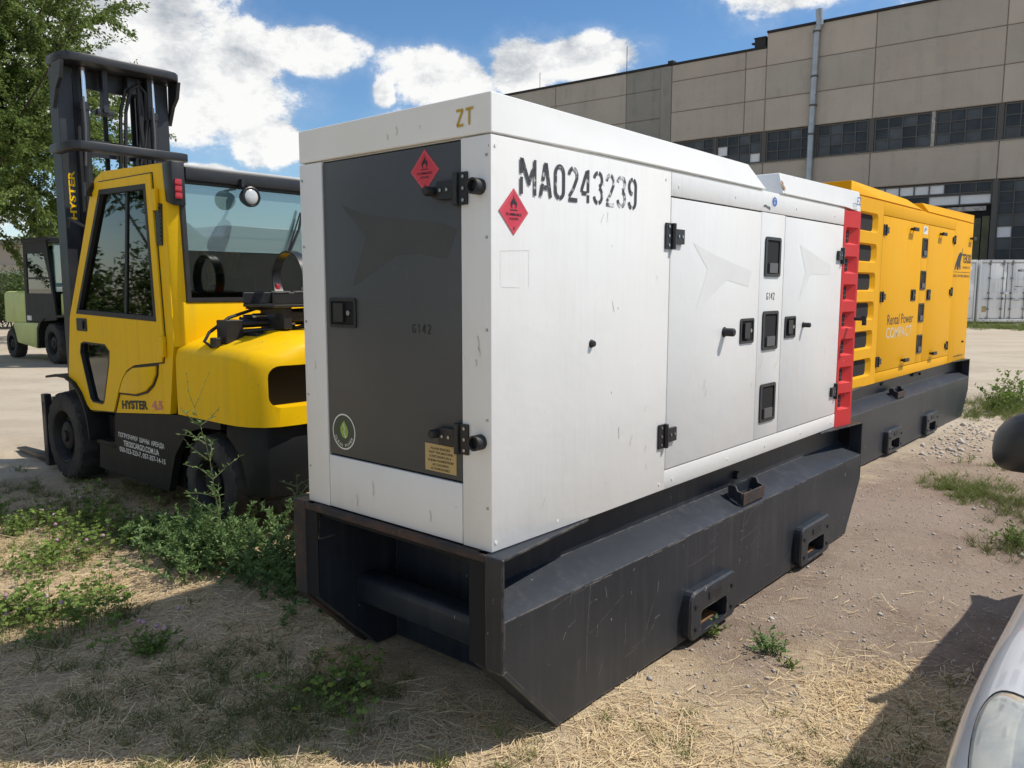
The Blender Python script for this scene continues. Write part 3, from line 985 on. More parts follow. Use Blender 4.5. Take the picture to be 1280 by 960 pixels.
def knob(pl, x, z, r, ln, root, name='rubber_stop', hollow=False):
    mb = MB()
    q = pl(x, z, 0.0)
    ax = (pl.n, pl.x, pl.y)
    prof = [(0, r * 1.25), (.004, r * 1.25), (.006, r), (ln - .005, r), (ln, r * .8)]
    if hollow:
        prof = [(0, r * 1.1), (ln, r * 1.1), (ln, r * .8), (ln - .02, r * .75)]
    mb.lathe(prof, ax, q, 18)
    return mb.build(name, RUBBER, root, smooth=True, sharp=40)


def louvre_panel(root, name, paint, origin, xdir, x0, x1, z0, z1, holes, inner_shift, depth, rad):
    """moulded panel with deep funnel-shaped openings and a dark grille behind each"""
    pl = Plane(origin, xdir, (0, 0, 1))
    base = MB()
    P8 = [pl(a, b, l) for l in (-.03, 0) for a, b in ((x0, z0), (x1, z0), (x1, z1), (x0, z1))]
    base.hexa(P8)
    o = base.build(name, paint, root)
    cutter = MB()
    for (a0, a1, b0, b1) in holes:
        A = rrect(a0, a1, b0, b1, rad)
        cutter.loft([pl(p, q, -.05) for p, q in A], [pl(p, q, .02) for p, q in A])
    cut(o, cutter)
    for (a0, a1, b0, b1) in holes:
        rim, gr = MB(), MB()
        A = rrect(a0, a1, b0, b1, rad)
        l, r_, bt, tp = inner_shift
        Bq = rrect(a0 + l, a1 - r_, b0 + bt, b1 - tp, rad * .6)
        rim.loft([pl(p, q, -.0005) for p, q in A], [pl(p, q, -depth) for p, q in Bq], caps=False)
        gr.add([pl(p, q, -depth) for p, q in Bq], [tuple(range(len(Bq)))], 0)
        # wire mesh in the hole
        nx = max(3, int((a1 - a0 - l - r_) / .028))
        for k in range(1, nx):
            xx = a0 + l + (a1 - a0 - l - r_) * k / nx
            stroke(gr, pl, [(xx, b0 + bt + .004), (xx, b1 - tp - .004)], .003, -depth + .004, 1)
        nz = max(3, int((b1 - b0 - bt - tp) / .024))
        for k in range(1, nz):
            zz = b0 + bt + (b1 - b0 - bt - tp) * k / nz
            stroke(gr, pl, [(a0 + l + .004, zz), (a1 - r_ - .004, zz)], .003, -depth + .005, 1)
        rim.build('louvre_funnel', paint, o, smooth=True, recalc=False)
        gr.build('louvre_grille', [VOID, GREY_CATCH], o, recalc=False)
    return o


def skid_base(root, u0, u1, w, pockets, bracket, left_rust=True):
    """black bunded fuel-tank skid. u0..u1 long, housing width w, sides stand .073 outside the housing"""
    d = .073
    c0, c1 = u0 + .315, u1 - .265

    def side(vo, vi):
        # lower box with sloping shoulder; vo = outer face, vi = inner edge of the shoulder
        out = [(u0 + .012, .307), (c0, .0), (c1, .0), (u1 - .012, .32), (u1 - .012, .488), (u0 + .012, .488)]
        inn = [(u0 + .012, .307), (c0, .0), (c1, .0), (u1 - .012, .32), (u1 - .012, .560), (u0 + .012, .560)]
        mb = MB().loft([(p[0], vo, p[1]) for p in out], [(p[0], vi, p[1]) for p in inn])
        return mb
    parts = []
    for vo, vi, sg in ((-d, .075, -1), (w + d, w - .075, 1)):
        rail = side(vo, vi).build('skid_rail', BLACK_STEEL, root)
        cm = MB()
        for pu in pockets:
            cm.box(pu + .10, pu + .36, vo - .1, vo + .42 if sg < 0 else vo + .1, .028, .135)
            if sg > 0:
                cm.box(pu + .10, pu + .36, vo - .42, vo - .09, .028, .135)
        if sg < 0:
            cut(rail, cm)
        for pu in pockets:
            # forklift pocket collar: thick rounded frame with bolts
            yo = vo + sg * .046
            A = rrect(pu, pu + .46, .006, .236, .05)
            Bq = rrect(pu + .10, pu + .36, .030, .133, .022)
            m = MB()
            ya, yb = vo + sg * .001, yo
            m.loft([(p, ya, q) for p, q in A], [(p, yb - sg * .008, q) for p, q in A], caps=False)
            A2 = rrect(pu + .008, pu + .452, .014, .228, .044)
            m.loft([(p, yb - sg * .008, q) for p, q in A], [(p, yb, q) for p, q in A2], caps=False)
            m.loft([(p, yb, q) for p, q in A2], [(p, yb, q) for p, q in Bq], caps=False)
            m.loft([(p, yb, q) for p, q in Bq], [(p, ya, q) for p, q in Bq], caps=False)
            pk = m.build('fork_pocket', BLACK_STEEL, root)
            for bx_, bz in ((.05, .06), (.05, .165), (.41, .06), (.41, .165)):
                MB().cyl((pu + bx_, yb, bz), (pu + bx_, yb + sg * .006, bz), .012, 8).build('bolt', RUBBER, pk)
            bm_ = MB()
            bm_.box(pu + .17, pu + .29, yb - .001 if sg > 0 else yb - .004, yb + .004 if sg > 0 else yb + .001, .165, .20)
            bm_.build('maker_plate', RUBBER, pk)
            MB().box(pu + .105, pu + .355, min(vo, vo - sg * .30), max(vo, vo - sg * .30), .0285, .034).build('pocket_floor', RUST_LIGHT, pk)
    rs_ = random.Random(17)
    sm_ = MB()
    rp = Plane((0, -d, 0), (1, 0, 0), (0, 0, 1))
    for k in range(70):
        x_, z_ = rs_.uniform(u0 + .1, u1 - .25), rs_.uniform(.05, .46)
        if z_ < .31 and (x_ < c0 + .05 or x_ > c1 - .1):
            continue
        long_ = rs_.random() < .35
        L_ = rs_.uniform(.08, .35) if long_ else rs_.uniform(.01, .05)
        a_ = rs_.choice((rs_.gauss(.12, .12), rs_.gauss(1.5, .25), rs_.gauss(.7, .3)))
        if any(p - .06 < x_ < p + .52 and z_ < .30 for p in pockets):
            continue
        b_ = rs_.uniform(-.12, .12)
        pts_ = [(x_ + L_ * t * math.cos(a_ + b_ * t), min(.475, z_ + L_ * t * math.sin(a_ + b_ * t))) for t in (0, .33, .66, 1)]
        stroke(sm_, rp, pts_, rs_.uniform(.0012, .0024) if long_ else rs_.uniform(.002, .005), .0012)
    for k in range(26):
        x_ = rs_.uniform(u0 + .3, u1 - .3)
        stroke(sm_, rp, [(x_, .483), (x_ + rs_.uniform(.03, .14), .483 + rs_.uniform(-.004, .002))], rs_.uniform(.002, .006), .0012)
    so_ = sm_.build('scrape_marks', SCRAPE, root, recalc=False)
    so_['kind'] = 'stuff'
    # tank between the rails and the web under the housing
    MB().prism([(.078, .0), (.078, .69), (w - .078, .69), (w - .078, .0)], 'x', c0 + .12, c1 - .12).build('fuel_tank', BLACK_STEEL, root)
    for ua, ub in ((u0 + .03, c0 + .11), (c1 - .11, u1 - .03)):
        MB().box(ua, ub, .08, w - .08, .655, .69).build('deck_plate', VOID, root)  # near-black colour puts the shade of the skid recess into the plate
    for va, vb in ((.073, .0775), (w - .0775, w - .073)):
        MB().box(u0 + .02, u1 - .02, va, vb, .555, .698).build('side_web', BLACK_STEEL, root)
    # end frames: upright ends, chamfer shoes, top flange, gussets
    for e, (ua, ub, cc) in enumerate(((u0, u0 + .012, c0), (u1 - .012, u1, c1))):
        for vo, vi in ((-d, .005), (w - .005, w + d)):
            rust = left_rust and vo > 0 and e == 0
            m = MB()
            a, b = sorted((vo, vi))
            zc = .307 if e == 0 else .32
            m.box(ua, ub, a - .002, b, zc, .707)
            if e == 0:
                m.hexa([(u0, a - .002, zc), (u0 + .02, a - .002, zc + .012), (u0 + .02, b, zc + .012), (u0, b, zc),
                        (cc - .01, a - .002, -.006), (cc + .01, a - .002, .003), (cc + .01, b, .003), (cc - .01, b, -.006)])
            else:
                m.hexa([(u1, a - .002, zc), (u1 - .02, a - .002, zc + .012), (u1 - .02, b, zc + .012), (u1, b, zc),
                        (cc + .01, a - .002, -.006), (cc - .01, a - .002, .003), (cc - .01, b, .003), (cc + .01, b, -.006)])
            m.build('end_plate', RUST if rust else BLACK_STEEL, root, bevel=0.003, seg=1)
        s = 1 if e == 0 else -1
        for q in (-1, 1):
            y0_, y1_ = (-.0725, .0) if q < 0 else (w + .0725, w)
            far = (ua if e == 0 else ub) + s * .58
            MB().prism([(ub if e == 0 else ua, y0_), (far, y1_ - q * (-.012) if False else y1_ + q * .008), (far, y1_ - q * .05), (ub if e == 0 else ua, y1_ - q * .05)], 'z', .699, .7065).build('gusset', BLACK_STEEL, root)
        MB().box(ua + .001, ub + .02 if e == 0 else ub - .001, .006, w - .006, .678, .7065).build('top_flange', RUST, root, bevel=0.004, seg=1)
        for va, vb in ((.0055, .085), (w - .085, w - .0055)):
            MB().box(*(sorted((u0 + .006, u0 + .011)) if e == 0 else (u1 - .011, u1 - .006)), va, vb, .31, .677).build('dark_void_sheet', VOID, root)  # near-black sheets added in place of the shaded void beside the uprights
        cu = u0 + .27 if e == 0 else u1 - .27
        MB().box(cu - .06, cu + .06, .0, w, .218, .352).build('cross_beam', BLACK_STEEL, root, bevel=.035, seg=4)
    # lashing bracket on the shoulder
    bu = bracket
    m = MB()
    for x in (bu, bu + .245):
        m.prism([(-.058, .503), (.02, .54), (.02, .60), (-.02, .60), (-.032, .575), (-.058, .568)], 'x', x, x + .010)
    m.box(bu + .010, bu + .245, .008, .016, .535, .595)
    br = m.build('lashing_bracket', BLACK_STEEL, root)
    MB().box(bu + .002, bu + .253, -.066, -.058, .503, .566).build('bracket_lip', RUST, br, bevel=0.002, seg=1)
    return None


GZ = math.pi / 2 - GYAW
gen = thing('diesel_generator', 'white diesel generator with grey end door and red louvres on a black skid', 'generator', (GO[0], GO[1], 0), GZ)


def white_generator():
    g = gen
    W, ZB, ZS = 1.04, .709, 2.083
    skid_base(g, -.03, 3.60, W, (1.19, 2.48), 1.81)
    MB().box(.030, 3.40, .030, W - .030, ZB - .006, ZS + .004).build('dark_gap_core', VOID, g)  # near-black box added so the gaps between panels look shaded
    T = .016
    # near corner: one folded sheet wrapping from the end face to the long side
    MB().prism([(0, .1345), (0, 0), (.66, -.0035), (1.1345, 0), (1.1345, T), (.66, T - .0035), (T, T), (T, .1345)], 'z', ZB, ZS).build('corner_panel', WHITE, g, bevel=.003)
    cp = bpy.data.objects['corner_panel']
    MB().prism([(0, W), (0, .8955), (T, .8955), (T, W - T), (1.1345, W - T), (1.1345, W)], 'z', ZB, ZS).build('corner_panel', WHITE, g, bevel=.003)
    MB().box(.001, T, .1385, .8915, .711, .924).build('lower_panel', WHITE, g, bevel=.002)
    door = MB().box(.004, T + .004, .1390, .8910, .931, 2.077).build('end_door', DOOR_GREY, g, bevel=.003)
    MB().box(1.1395, 3.2655, 0, T, 1.9865, ZS).build('upper_strip', WHITE, g, bevel=.002)
    MB().box(1.1185, 3.2655, 0, T, ZB, .7935).build('lower_strip', WHITE, g, bevel=.002)
    d1 = MB().box(1.1395, 2.0480, -.001, T, .7985, 1.979).build('side_door', WHITE, g, bevel=.003)
    cs = MB().box(2.0525, 2.3530, 0, T, .7985, 1.9825).build('centre_strip', WHITE, g, bevel=.002)
    d2 = MB().box(2.3575, 3.2600, -.001, T, .7985, 1.979).build('side_door', WHITE, g, bevel=.003)
    # far side, same layout without its fittings
    MB().box(1.1395, 3.2655, W - T, W, 1.9865, ZS).build('upper_strip', WHITE, g)
    MB().box(1.1395, 3.2655, W - T, W, ZB, .7935).build('lower_strip', WHITE, g)
    for a, b in ((1.1395, 2.048), (2.0525, 2.353), (2.3575, 3.26)):
        MB().box(a, b, W - T, W, .7985, 1.982).build('side_door' if b - a > .5 else 'centre_strip', WHITE, g)
    # red louvre mouldings and the end wall
    xd = Vector((.205, -.034, 0)).normalized()
    zr = [1.922, 1.741, 1.565, 1.392, 1.218, 1.038, .868]
    lp = louvre_panel(g, 'red_louvre', RED_PAINT, (3.268, 0, 0), xd, 0, .208, .690, 2.078, [(.030, .185, z - .054, z + .054) for z in zr], (.006, .075, .012, .016), .024, .012)
    xd2 = Vector((-.205, -.034, 0)).normalized()
    louvre_panel(g, 'red_louvre', RED_PAINT, (3.472, W + .034, 0), xd2, 0, .208, .690, 2.078, [(.023, .178, z - .054, z + .054) for z in zr], (.075, .006, .012, .016), .024, .012)
    MB().box(3.440, 3.464, .0, W, ZB, 2.07).build('end_wall', RED_PAINT, g, bevel=.003)
    MB().cyl((3.40, -.05, 1.40), (3.40, -.115, 1.40), .012, 10).cyl((3.40, -.11, 1.36), (3.40, -.11, 1.42), .014, 10).build('door_stay', RUBBER, g)
    # roof: two blocks with side facets and a valley between
    zb, zt = ZS + .006, 2.2145
    z1 = zb + .008
    rb = MB()
    rb.add([(0, 0, zb), (.667, 0, z1), (2.10, 0, z1), (2.10, W, z1), (.667, W, z1), (0, W, zb), (0, 0, zt), (1.975, .048, zt), (1.975, W - .048, zt), (0, W, zt)],
           [(6, 7, 8, 9), (0, 6, 9, 5), (0, 1, 6), (1, 2, 7, 6), (2, 3, 8, 7), (3, 4, 9, 8), (4, 5, 9), (0, 5, 4, 3, 2, 1)])
    rb.build('roof_block', WHITE_ROOF, g, bevel=.003, seg=1)
    r2 = MB()
    r2.add([(2.315, 0, z1), (3.275, 0, z1), (3.472, -.032, z1 - .022), (3.472, W + .032, z1 - .022), (3.275, W, z1), (2.315, W, z1),
            (2.372, .050, zt), (3.465, -.020, zt - .012), (3.465, W + .020, zt - .012), (2.372, W - .050, zt)],
           [(6, 7, 8, 9), (0, 6, 9, 5), (0, 1, 7, 6), (1, 2, 7), (2, 3, 8, 7), (3, 4, 8), (4, 5, 9, 8), (0, 5, 4, 3, 2, 1)])
    r2b = r2.build('roof_block', WHITE_ROOF, g, bevel=.003, seg=1)
    MB().box(.02, 3.44, .02, W - .02, ZS + .002, ZS + .012).build('roof_plate', WHITE_ROOF, g)
    pl = Plane((2.33, -.002, 2.10), (1, 0, 0), (0, .40, .92))
    rs = MB()
    flat(rs, pl, [(-.012, .03), (.010, .012), (.020, .03), (.012, .05), (.022, .062), (.004, .075), (-.010, .06), (-.004, .045)], .004)
    rs.build('rust_patch', RUST_LIGHT, r2b, recalc=False)
    # --- fittings on the end face
    hinge(FRONT, -.128, 1.922, 1.02, g, leaf=-1)
    hinge(FRONT, -.130, 1.084, 1.02, g, leaf=-1)
    kp = Plane((.004, 0, 0), (0, -1, 0), (0, 0, 1))
    knob(kp, -.262, 1.921, .016, .05, door, 'rubber_stop')
    knob(kp, -.252, 1.090, .016, .045, door, 'rubber_stop')
    knob(FRONT, -.047, 1.922, .024, .040, cp, 'pipe_stub', True)
    knob(FRONT, -.047, 1.084, .024, .040, cp, 'pipe_stub', True)
    latch(kp, -.782, 1.50, .165, .115, door)
    hazard_label(kp, -.310, 1.996, .073, 'hazard_label', door)
    gh = MB()
    flat(gh, kp, [(-a, b) for a, b in ((.779, 1.912), (.632, 1.865), (.224, 1.816), (.159, 1.791), (.206, 1.694), (.364, 1.717), (.466, 1.712), (.72, 1.602), (.634, 1.785))], .0006)
    gh.build('faded_star', GHOST_DARK, door, recalc=False)
    tx = MB()
    stencil_word(tx, kp, "G142", -.384, 1.437, .018, .032, .008, .005, .001)
    tx.build('stencil_number', INK_DOOR, door, recalc=False)
    # round green badge
    bd = MB()
    cx, cz, r = -.796, 1.029, .072
    flat(bd, kp, arc(cx, cz, r, r, 0, 352.5, 47), .0008, 1)
    flat(bd, kp, arc(cx, cz, r * .92, r * .92, 0, 352.5, 47), .0014, 0)
    leaf = [(0, .58), (.10, .42), (.26, .22), (.34, -.04), (.28, -.28), (.06, -.44), (-.18, -.34), (-.34, -.10), (-.36, .16), (-.22, .36)]
    flat(bd, kp, scale_poly(leaf, cx + r * .06, cz + r * .06, r, r), .002, 2)
    stroke(bd, kp, scale_poly([(-.12, .40), (.06, .10), (-.05, -.06), (.10, -.30)], cx + r * .06, cz + r * .06, r, r), r * .05, .0026, 1)
    flat(bd, kp, arc(cx + r * .16, cz - r * .26, r * .07, r * .07, 0, 330, 11), .0026, 1)
    for k, ch in enumerate("CLEAN POWER"):
        if ch == ' ':
            continue
        a = R(205 + k * 13.0)
        p2 = Plane(kp(cx + math.cos(a) * r * .77, cz + math.sin(a) * r * .77), kp.x * (-math.sin(a)) + kp.y * math.cos(a), kp.x * (-math.cos(a)) + kp.y * (-math.sin(a)))
        write(bd, p2, ch, -r * .065, -r * .08, r * .13, r * .16, .002, 1)
    for k in range(17):
        a = R(160 - k * 8.2)
        stroke(bd, kp, [(cx + math.cos(a) * r * .72, cz + math.sin(a) * r * .72), (cx + math.cos(a) * r * .80, cz + math.sin(a) * r * .80)], r * .05, .002, 3)
    bd.build('round_badge', [LABEL_DARK, LABEL_WHITE, LABEL_GREEN, GREY_CATCH], door, recalc=False)
    bp_ = MB()
    x0, x1, z0, z1_ = -.324, -.167, .949, 1.047
    P8 = [kp(a, b, l) for l in (.0004, .0024) for a, b in ((x0, z0), (x1, z0), (x1, z1_), (x0, z1_))]
    bp_.hexa(P8, 0)
    for k, (s, q) in enumerate((("PLEASE ENSURE", .62), ("THAT THIS MACHINE", .78), ("IS RETURNED IN A", .70), ("CLEAN CONDITION", .82), ("AS CLEANING", .52), ("IS CHARGEABLE", .60))):
        wd = (x1 - x0) * q
        write(bp_, kp, s, (x0 + x1) / 2 - wd / 2, z1_ - .0195 - k * .0145, wd, .0085, .003, 1, extra=.03 if k == 3 else .014)
    bp_.build('notice_plate', [BRASS, INK], door, recalc=False)
    zt_ = MB()
    fp = Plane((-.0005, 0, 0), (0, -1, 0), (0, 0, 1))
    for s in ([(.0, 1.0), (.9, 1.0)], [(.84, .98), (.1, .06)], [(.05, .03), (.95, .05)], [(1.25, 1.0), (2.25, 1.02)], [(1.74, .98), (1.70, .0)]):
        stroke(zt_, fp, [(-.151 + a * .034, 2.122 + b * .050) for a, b in s], .0085, .0022)
    zt_.build('yellow_letters', YELLOW_MARK, g, recalc=False)
    # --- fittings on the long side
    hinge(SIDE, 1.124, 1.816, 1.05, g)
    hinge(SIDE, 1.100, .954, 1.02, g)
    hinge(SIDE, 3.262, 1.795, .95, g, leaf=-1)
    hinge(SIDE, 3.255, .945, .95, g, leaf=-1)
    for z in (1.758, 1.372, .985):
        grip(SIDE, 2.202, z, .196, .206, cs)
    latch(Plane((0, -.001, 0), (1, 0, 0), (0, 0, 1)), 1.917, 1.381, .155, .126, d1)
    latch(Plane((0, -.001, 0), (1, 0, 0), (0, 0, 1)), 2.470, 1.380, .150, .120, d2)
    knob(SIDE, 1.668, 1.385, .020, .055, d1)
    knob(SIDE, 2.664, 1.385, .014, .045, d2)
    knob(SIDE, .560, 1.387, .013, .018, cp)
    sp = Plane((0, -.0040, 0), (1, 0, 0), (0, 0, 1))
    hazard_label(Plane((0, -.0012, 0), (1, 0, 0), (0, 0, 1)), .109, 1.847, .077, 'hazard_label', cp)
    tx = MB()
    worn = [0, 0, 0, 0, 0, 0, 1, 1, 0]
    stencil_word(tx, sp, "MA0243239", .135, 1.908, .0622, .118, .0165, .0150, .0006, worn=worn)
    tx.build('stencil_number', [STENCIL, STENCIL_WORN], cp, recalc=False)
    lb = MB()
    for p in ([(.045, 1.72), (.19, 1.725)], [(.045, 1.72), (.045, 1.60)], [(.188, 1.725), (.19, 1.60)], [(.05, 1.602), (.14, 1.60)]):
        stroke(lb, Plane((0, -.0012, 0), (1, 0, 0), (0, 0, 1)), p, .0016, .001)
    lb.build('label_residue', GHOST_PALE, cp, recalc=False)
    dp = Plane((0, -.001, 0), (1, 0, 0), (0, 0, 1))
    gh = MB()
    flat(gh, dp, [(1.334, 1.799), (1.478, 1.682), (1.377, 1.488), (1.679, 1.634), (1.918, 1.603), (1.958, 1.679), (1.52, 1.754)], .0007)
    gh.build('faded_star', GHOST_PALE, d1, recalc=False)
    gh = MB()
    flat(gh, dp, [(2.57, 1.836), (2.667, 1.687), (2.586, 1.528), (2.75, 1.673), (3.052, 1.676), (3.067, 1.733)], .0007)
    gh.build('faded_star', GHOST_PALE, d2, recalc=False)
    tx = MB()
    stencil_word(tx, SIDE, "G142", 2.146, 1.536, .020, .036, .007, .005, .001)
    tx.build('stencil_number', INK, cs, recalc=False)
    us = bpy.data.objects['upper_strip']
    bi = MB()
    flat(bi, SIDE, arc(2.203, 2.043, .038, .030, 0, 352, 30), .0008, 0)
    flat(bi, SIDE, arc(2.203, 2.043, .030, .024, 0, 352, 30), .0013, 1)
    stroke(bi, SIDE, [(2.203, 2.030), (2.203, 2.045)], .008, .0018, 0)
    flat(bi, SIDE, arc(2.203, 2.055, .005, .005, 0, 330, 9), .0018, 0)
    bi.build('blue_badge', [LABEL_WHITE, LABEL_BLUE], us, recalc=False)
    sc_ = MB()
    stroke(sc_, SIDE, [(2.07, 2.012), (2.095, 2.016), (2.12, 2.008)], .012, .001)
    stroke(sc_, SIDE, [(2.125, 2.01), (2.15, 2.004)], .016, .001)
    sc_.build('paint_scrape', GREY_CATCH, us, recalc=False)
    MB().box(.99, 1.035, .077, .0785, .615, .665).build('serial_plate', LABEL_WHITE, g)
    MB().cyl((2.00, .078, .61), (2.00, .050, .61), .022, 12).build('filler_plug', RUBBER, g)
    for z in (.86, 1.16, 1.46, 1.76, 2.02):
        for v in (.018, 1.022):
            MB().cyl((0, v, z), (-.003, v, z), .005, 8).build('rivet', STEEL, g)
    for u, z in ((.02, .74), (.36, .74), (.72, .74), (1.09, .74), (.02, 2.05), (1.09, 2.05), (1.20, .745), (1.75, .745), (2.2, .745), (2.7, .745), (3.2, .745), (1.20, 2.03), (1.75, 2.03), (2.5, 2.03), (3.1, 2.03)):
        MB().cyl((u, 0, z), (u, -.003, z), .0055, 8).build('rivet', WHITE, g)
    rs_ = random.Random(5)
    marks = MB()
    for u0_, u1_, z0_, z1_, n_ in ((.15, 1.05, .80, 1.75, 9), (.60, .75, 1.75, 2.05, 6), (1.2, 2.0, .85, 1.3, 6), (2.08, 2.33, 1.1, 1.25, 4), (2.4, 3.2, .85, 1.3, 5)):
        for _ in range(n_):
            x_, z_ = rs_.uniform(u0_, u1_), rs_.uniform(z0_, z1_)
            L_ = rs_.uniform(.008, .05)
            a_ = rs_.uniform(.9, 2.0)
            stroke(marks, Plane((0, -.0042, 0), (1, 0, 0), (0, 0, 1)), [(x_, z_), (x_ + L_ * math.cos(a_) * .6, z_ + L_ * .6), (x_ + L_ * math.cos(a_), z_ + L_)], rs_.uniform(.0012, .003), .0)
    mk = marks.build('scuff_marks', SCUFF, g, recalc=False)
    mk['kind'] = 'stuff'
    m2 = MB()
    fp2 = Plane((-.0006, 0, 0), (0, -1, 0), (0, 0, 1))
    for x_, z_, L_ in ((-.06, 1.44, .05), (-.055, 1.40, .03), (-.07, 1.36, .02), (-.97, 1.30, .03), (-.30, .80, .04), (-.62, .86, .06), (-.72, .79, .05), (-.50, 2.14, .02), (-.45, 2.16, .03), (-.33, 2.15, .012)):
        stroke(m2, fp2, [(x_, z_), (x_ + .006, z_ - L_ * .5), (x_ + .003, z_ - L_)], .003, .0015)
    mk = m2.build('scuff_marks', SCUFF, g, recalc=False)
    mk['kind'] = 'stuff'
    sm = MB()
    pl_e = Plane((3.40, -.030, 0), (1, -.16, 0), (0, 0, 1))
    write(sm, pl_e, "EZ", -.005, 2.115, .05, .05, .003)
    sm.build('blue_letters', LABEL_BLUE, g, recalc=False)


white_generator()


def yellow_generator():
    yw = 0.723
    U2 = Vector((math.sin(yw), math.cos(yw), 0))
    V2 = Vector((-U2.y, U2.x, 0))
    o = Vector((3.153, 7.119, 0)) + V2 * .073
    g = thing('diesel_generator', 'amber yellow diesel generator on a black skid behind the white one', 'generator', o, math.pi / 2 - yw)
    W, ZB, ZS, zt = 1.25, .70, 2.383, 2.490
    u0, u1 = -.39, 4.02
    skid_base(g, -.46, 3.953, W, (.62, 1.95), 1.03, left_rust=False)
    MB().box(u0 + .03, u1 - .03, .03, W - .03, ZB - .006, ZS + .004).build('dark_gap_core', VOID, g)  # near-black filling, paints the shade seen through the panel gaps
    T = .016
    y = YELLOW_GEN
    zr = [2.175, 1.905, 1.648, 1.388, 1.126, .870]
    louvre_panel(g, 'louvre_panel', y, (u0, 0, 0), (1, 0, 0), 0, .89, ZB, ZS, [(.12, .745, z - .085, z + .085) for z in zr], (.02, .105, .022, .022), .05, .05)
    louvre_panel(g, 'louvre_panel', y, (u0 + .89, W, 0), (-1, 0, 0), 0, .89, ZB, ZS, [(.145, .77, z - .085, z + .085) for z in zr], (.105, .02, .022, .022), .05, .05)
    MB().box(u0 + .001, u0 + T, .031, W - .031, ZB, ZS).build('end_panel', y, g, bevel=.003)
    us = MB().box(.5045, 3.1375, 0, T, 2.265, ZS).build('upper_strip', y, g, bevel=.002)
    MB().box(.5045, 3.0375, 0, T, ZB, .795).build('lower_strip', y, g, bevel=.002)
    d1 = MB().box(.5045, 1.790, -.001, T, .800, 2.259).build('side_door', y, g, bevel=.003)
    cs = MB().box(1.7945, 2.030, 0, T, .800, 2.260).build('centre_strip', y, g, bevel=.002)
    d2 = MB().box(2.0345, 3.1375, -.001, T, .800, 2.259).build('side_door', y, g, bevel=.003)
    pn = MB().box(3.1420, u1, 0, T, ZB, ZS).build('corner_panel', y, g, bevel=.003)
    MB().box(3.0375, 3.1375, 0, T, ZB, .795).build('corner_panel', y, g, bevel=.003)
    for a, b, n in ((.5045, 1.79, 'side_door'), (1.7945, 2.03, 'centre_strip'), (2.0345, 3.1375, 'side_door'), (3.142, u1, 'corner_panel')):
        MB().box(a, b, W - T, W, ZB, ZS).build(n, y, g)
    MB().box(u1 - T, u1 - .001, T, W - T, ZB, ZS).build('end_panel', y, g)
    zb = ZS + .006
    z1 = zb + .006
    rb = MB()
    rb.add([(u0, 0, zb), (.404, 0, z1), (1.775, 0, z1), (1.775, W, z1), (.404, W, z1), (u0, W, zb), (u0, 0, zt), (1.50, .09, zt), (1.50, W - .09, zt), (u0, W, zt)],
           [(6, 7, 8, 9), (0, 6, 9, 5), (0, 1, 6), (1, 2, 7, 6), (2, 3, 8, 7), (3, 4, 9, 8), (4, 5, 9), (0, 5, 4, 3, 2, 1)])
    rb.build('roof_block', y, g, bevel=.003, seg=1)
    r2 = MB()
    r2.add([(1.985, 0, z1), (3.82, 0, z1), (u1, 0, zb), (u1, W, zb), (3.82, W, z1), (1.985, W, z1), (1.985, .07, zt), (u1, .0, zt), (u1, W, zt), (1.985, W - .07, zt)],
           [(6, 7, 8, 9), (0, 6, 9, 5), (0, 1, 7, 6), (1, 2, 7), (2, 3, 8, 7), (3, 4, 8), (4, 5, 9, 8), (0, 5, 4, 3, 2, 1)])
    r2.build('roof_block', y, g, bevel=.003, seg=1)
    MB().box(u0 + .02, u1 - .02, .02, W - .02, ZS + .002, ZS + .012).build('roof_plate', y, g)
    for x, z, lf in ((.545, 2.13, 1), (.545, 1.512, 1), (.520, .90, 1), (3.135, 2.15, -1), (3.125, 1.55, -1), (3.07, .92, -1)):
        hinge(SIDE, x, z, .95, g, leaf=lf)
    for z in (2.015, 1.675, 1.332, .998):
        grip(SIDE, 1.905, z, .19, .20, cs)
    latch(SIDE, 1.575, 1.52, .165, .118, d1)
    latch(SIDE, 2.150, 1.52, .155, .118, d2)
    for p, x, z in ((d1, 1.42, 2.18), (d2, 2.52, 2.185), (d1, 1.34, .866), (d2, 2.40, .870), (pn, 3.93, 2.20)):
        mb = MB()
        mb.box(x - .075, x + .075, -.05, -.030, z - .018, z + .018).box(x - .06, x - .04, -.03, 0, z - .012, z + .012).box(x + .04, x + .06, -.03, 0, z - .012, z + .012)
        mb.build('grab_handle', RUBBER, p, bevel=.005)
    st = MB()
    flat(st, SIDE, [(1.825, 2.155), (1.985, 2.155), (1.985, 2.238), (1.825, 2.238)], .001, 0)
    stroke(st, SIDE, [(1.85, 2.18), (1.95, 2.215)], .012, .0016, 1)
    stroke(st, SIDE, [(1.85, 2.20), (1.92, 2.225)], .010, .0016, 1)
    st.build('sticker', [LABEL_WHITE, GREY_CATCH], cs, recalc=False)
    dp = Plane((0, -.001, 0), (1, 0, 0), (0, 0, 1))
    t1 = MB()
    write(t1, dp, "Rental Power", .775, 1.238, .85, .10, .001, 0, extra=.004)
    write(t1, dp, "COMPACT", .75, 1.105, .85, .108, .001, 1, extra=.02)
    t1.build('lettering', [INK, M_PALE], d1, recalc=False)
    lg = MB()
    # sitting elephant mark with raised trunk, name, rule and two small lines
    eb = [(3.20, 1.805), (3.26, 1.81), (3.285, 1.87), (3.315, 1.81), (3.385, 1.805), (3.41, 1.86), (3.45, 1.81), (3.50, 1.82), (3.475, 1.90), (3.505, 1.945), (3.53, 1.985), (3.505, 2.015),
          (3.455, 2.02), (3.40, 2.005), (3.345, 1.975), (3.29, 1.92), (3.235, 1.87)]
    flat(lg, SIDE, eb, .001)
    stroke(lg, SIDE, [(3.50, 1.985), (3.545, 1.985), (3.545, 2.025), (3.515, 2.065)], .016, .0012)
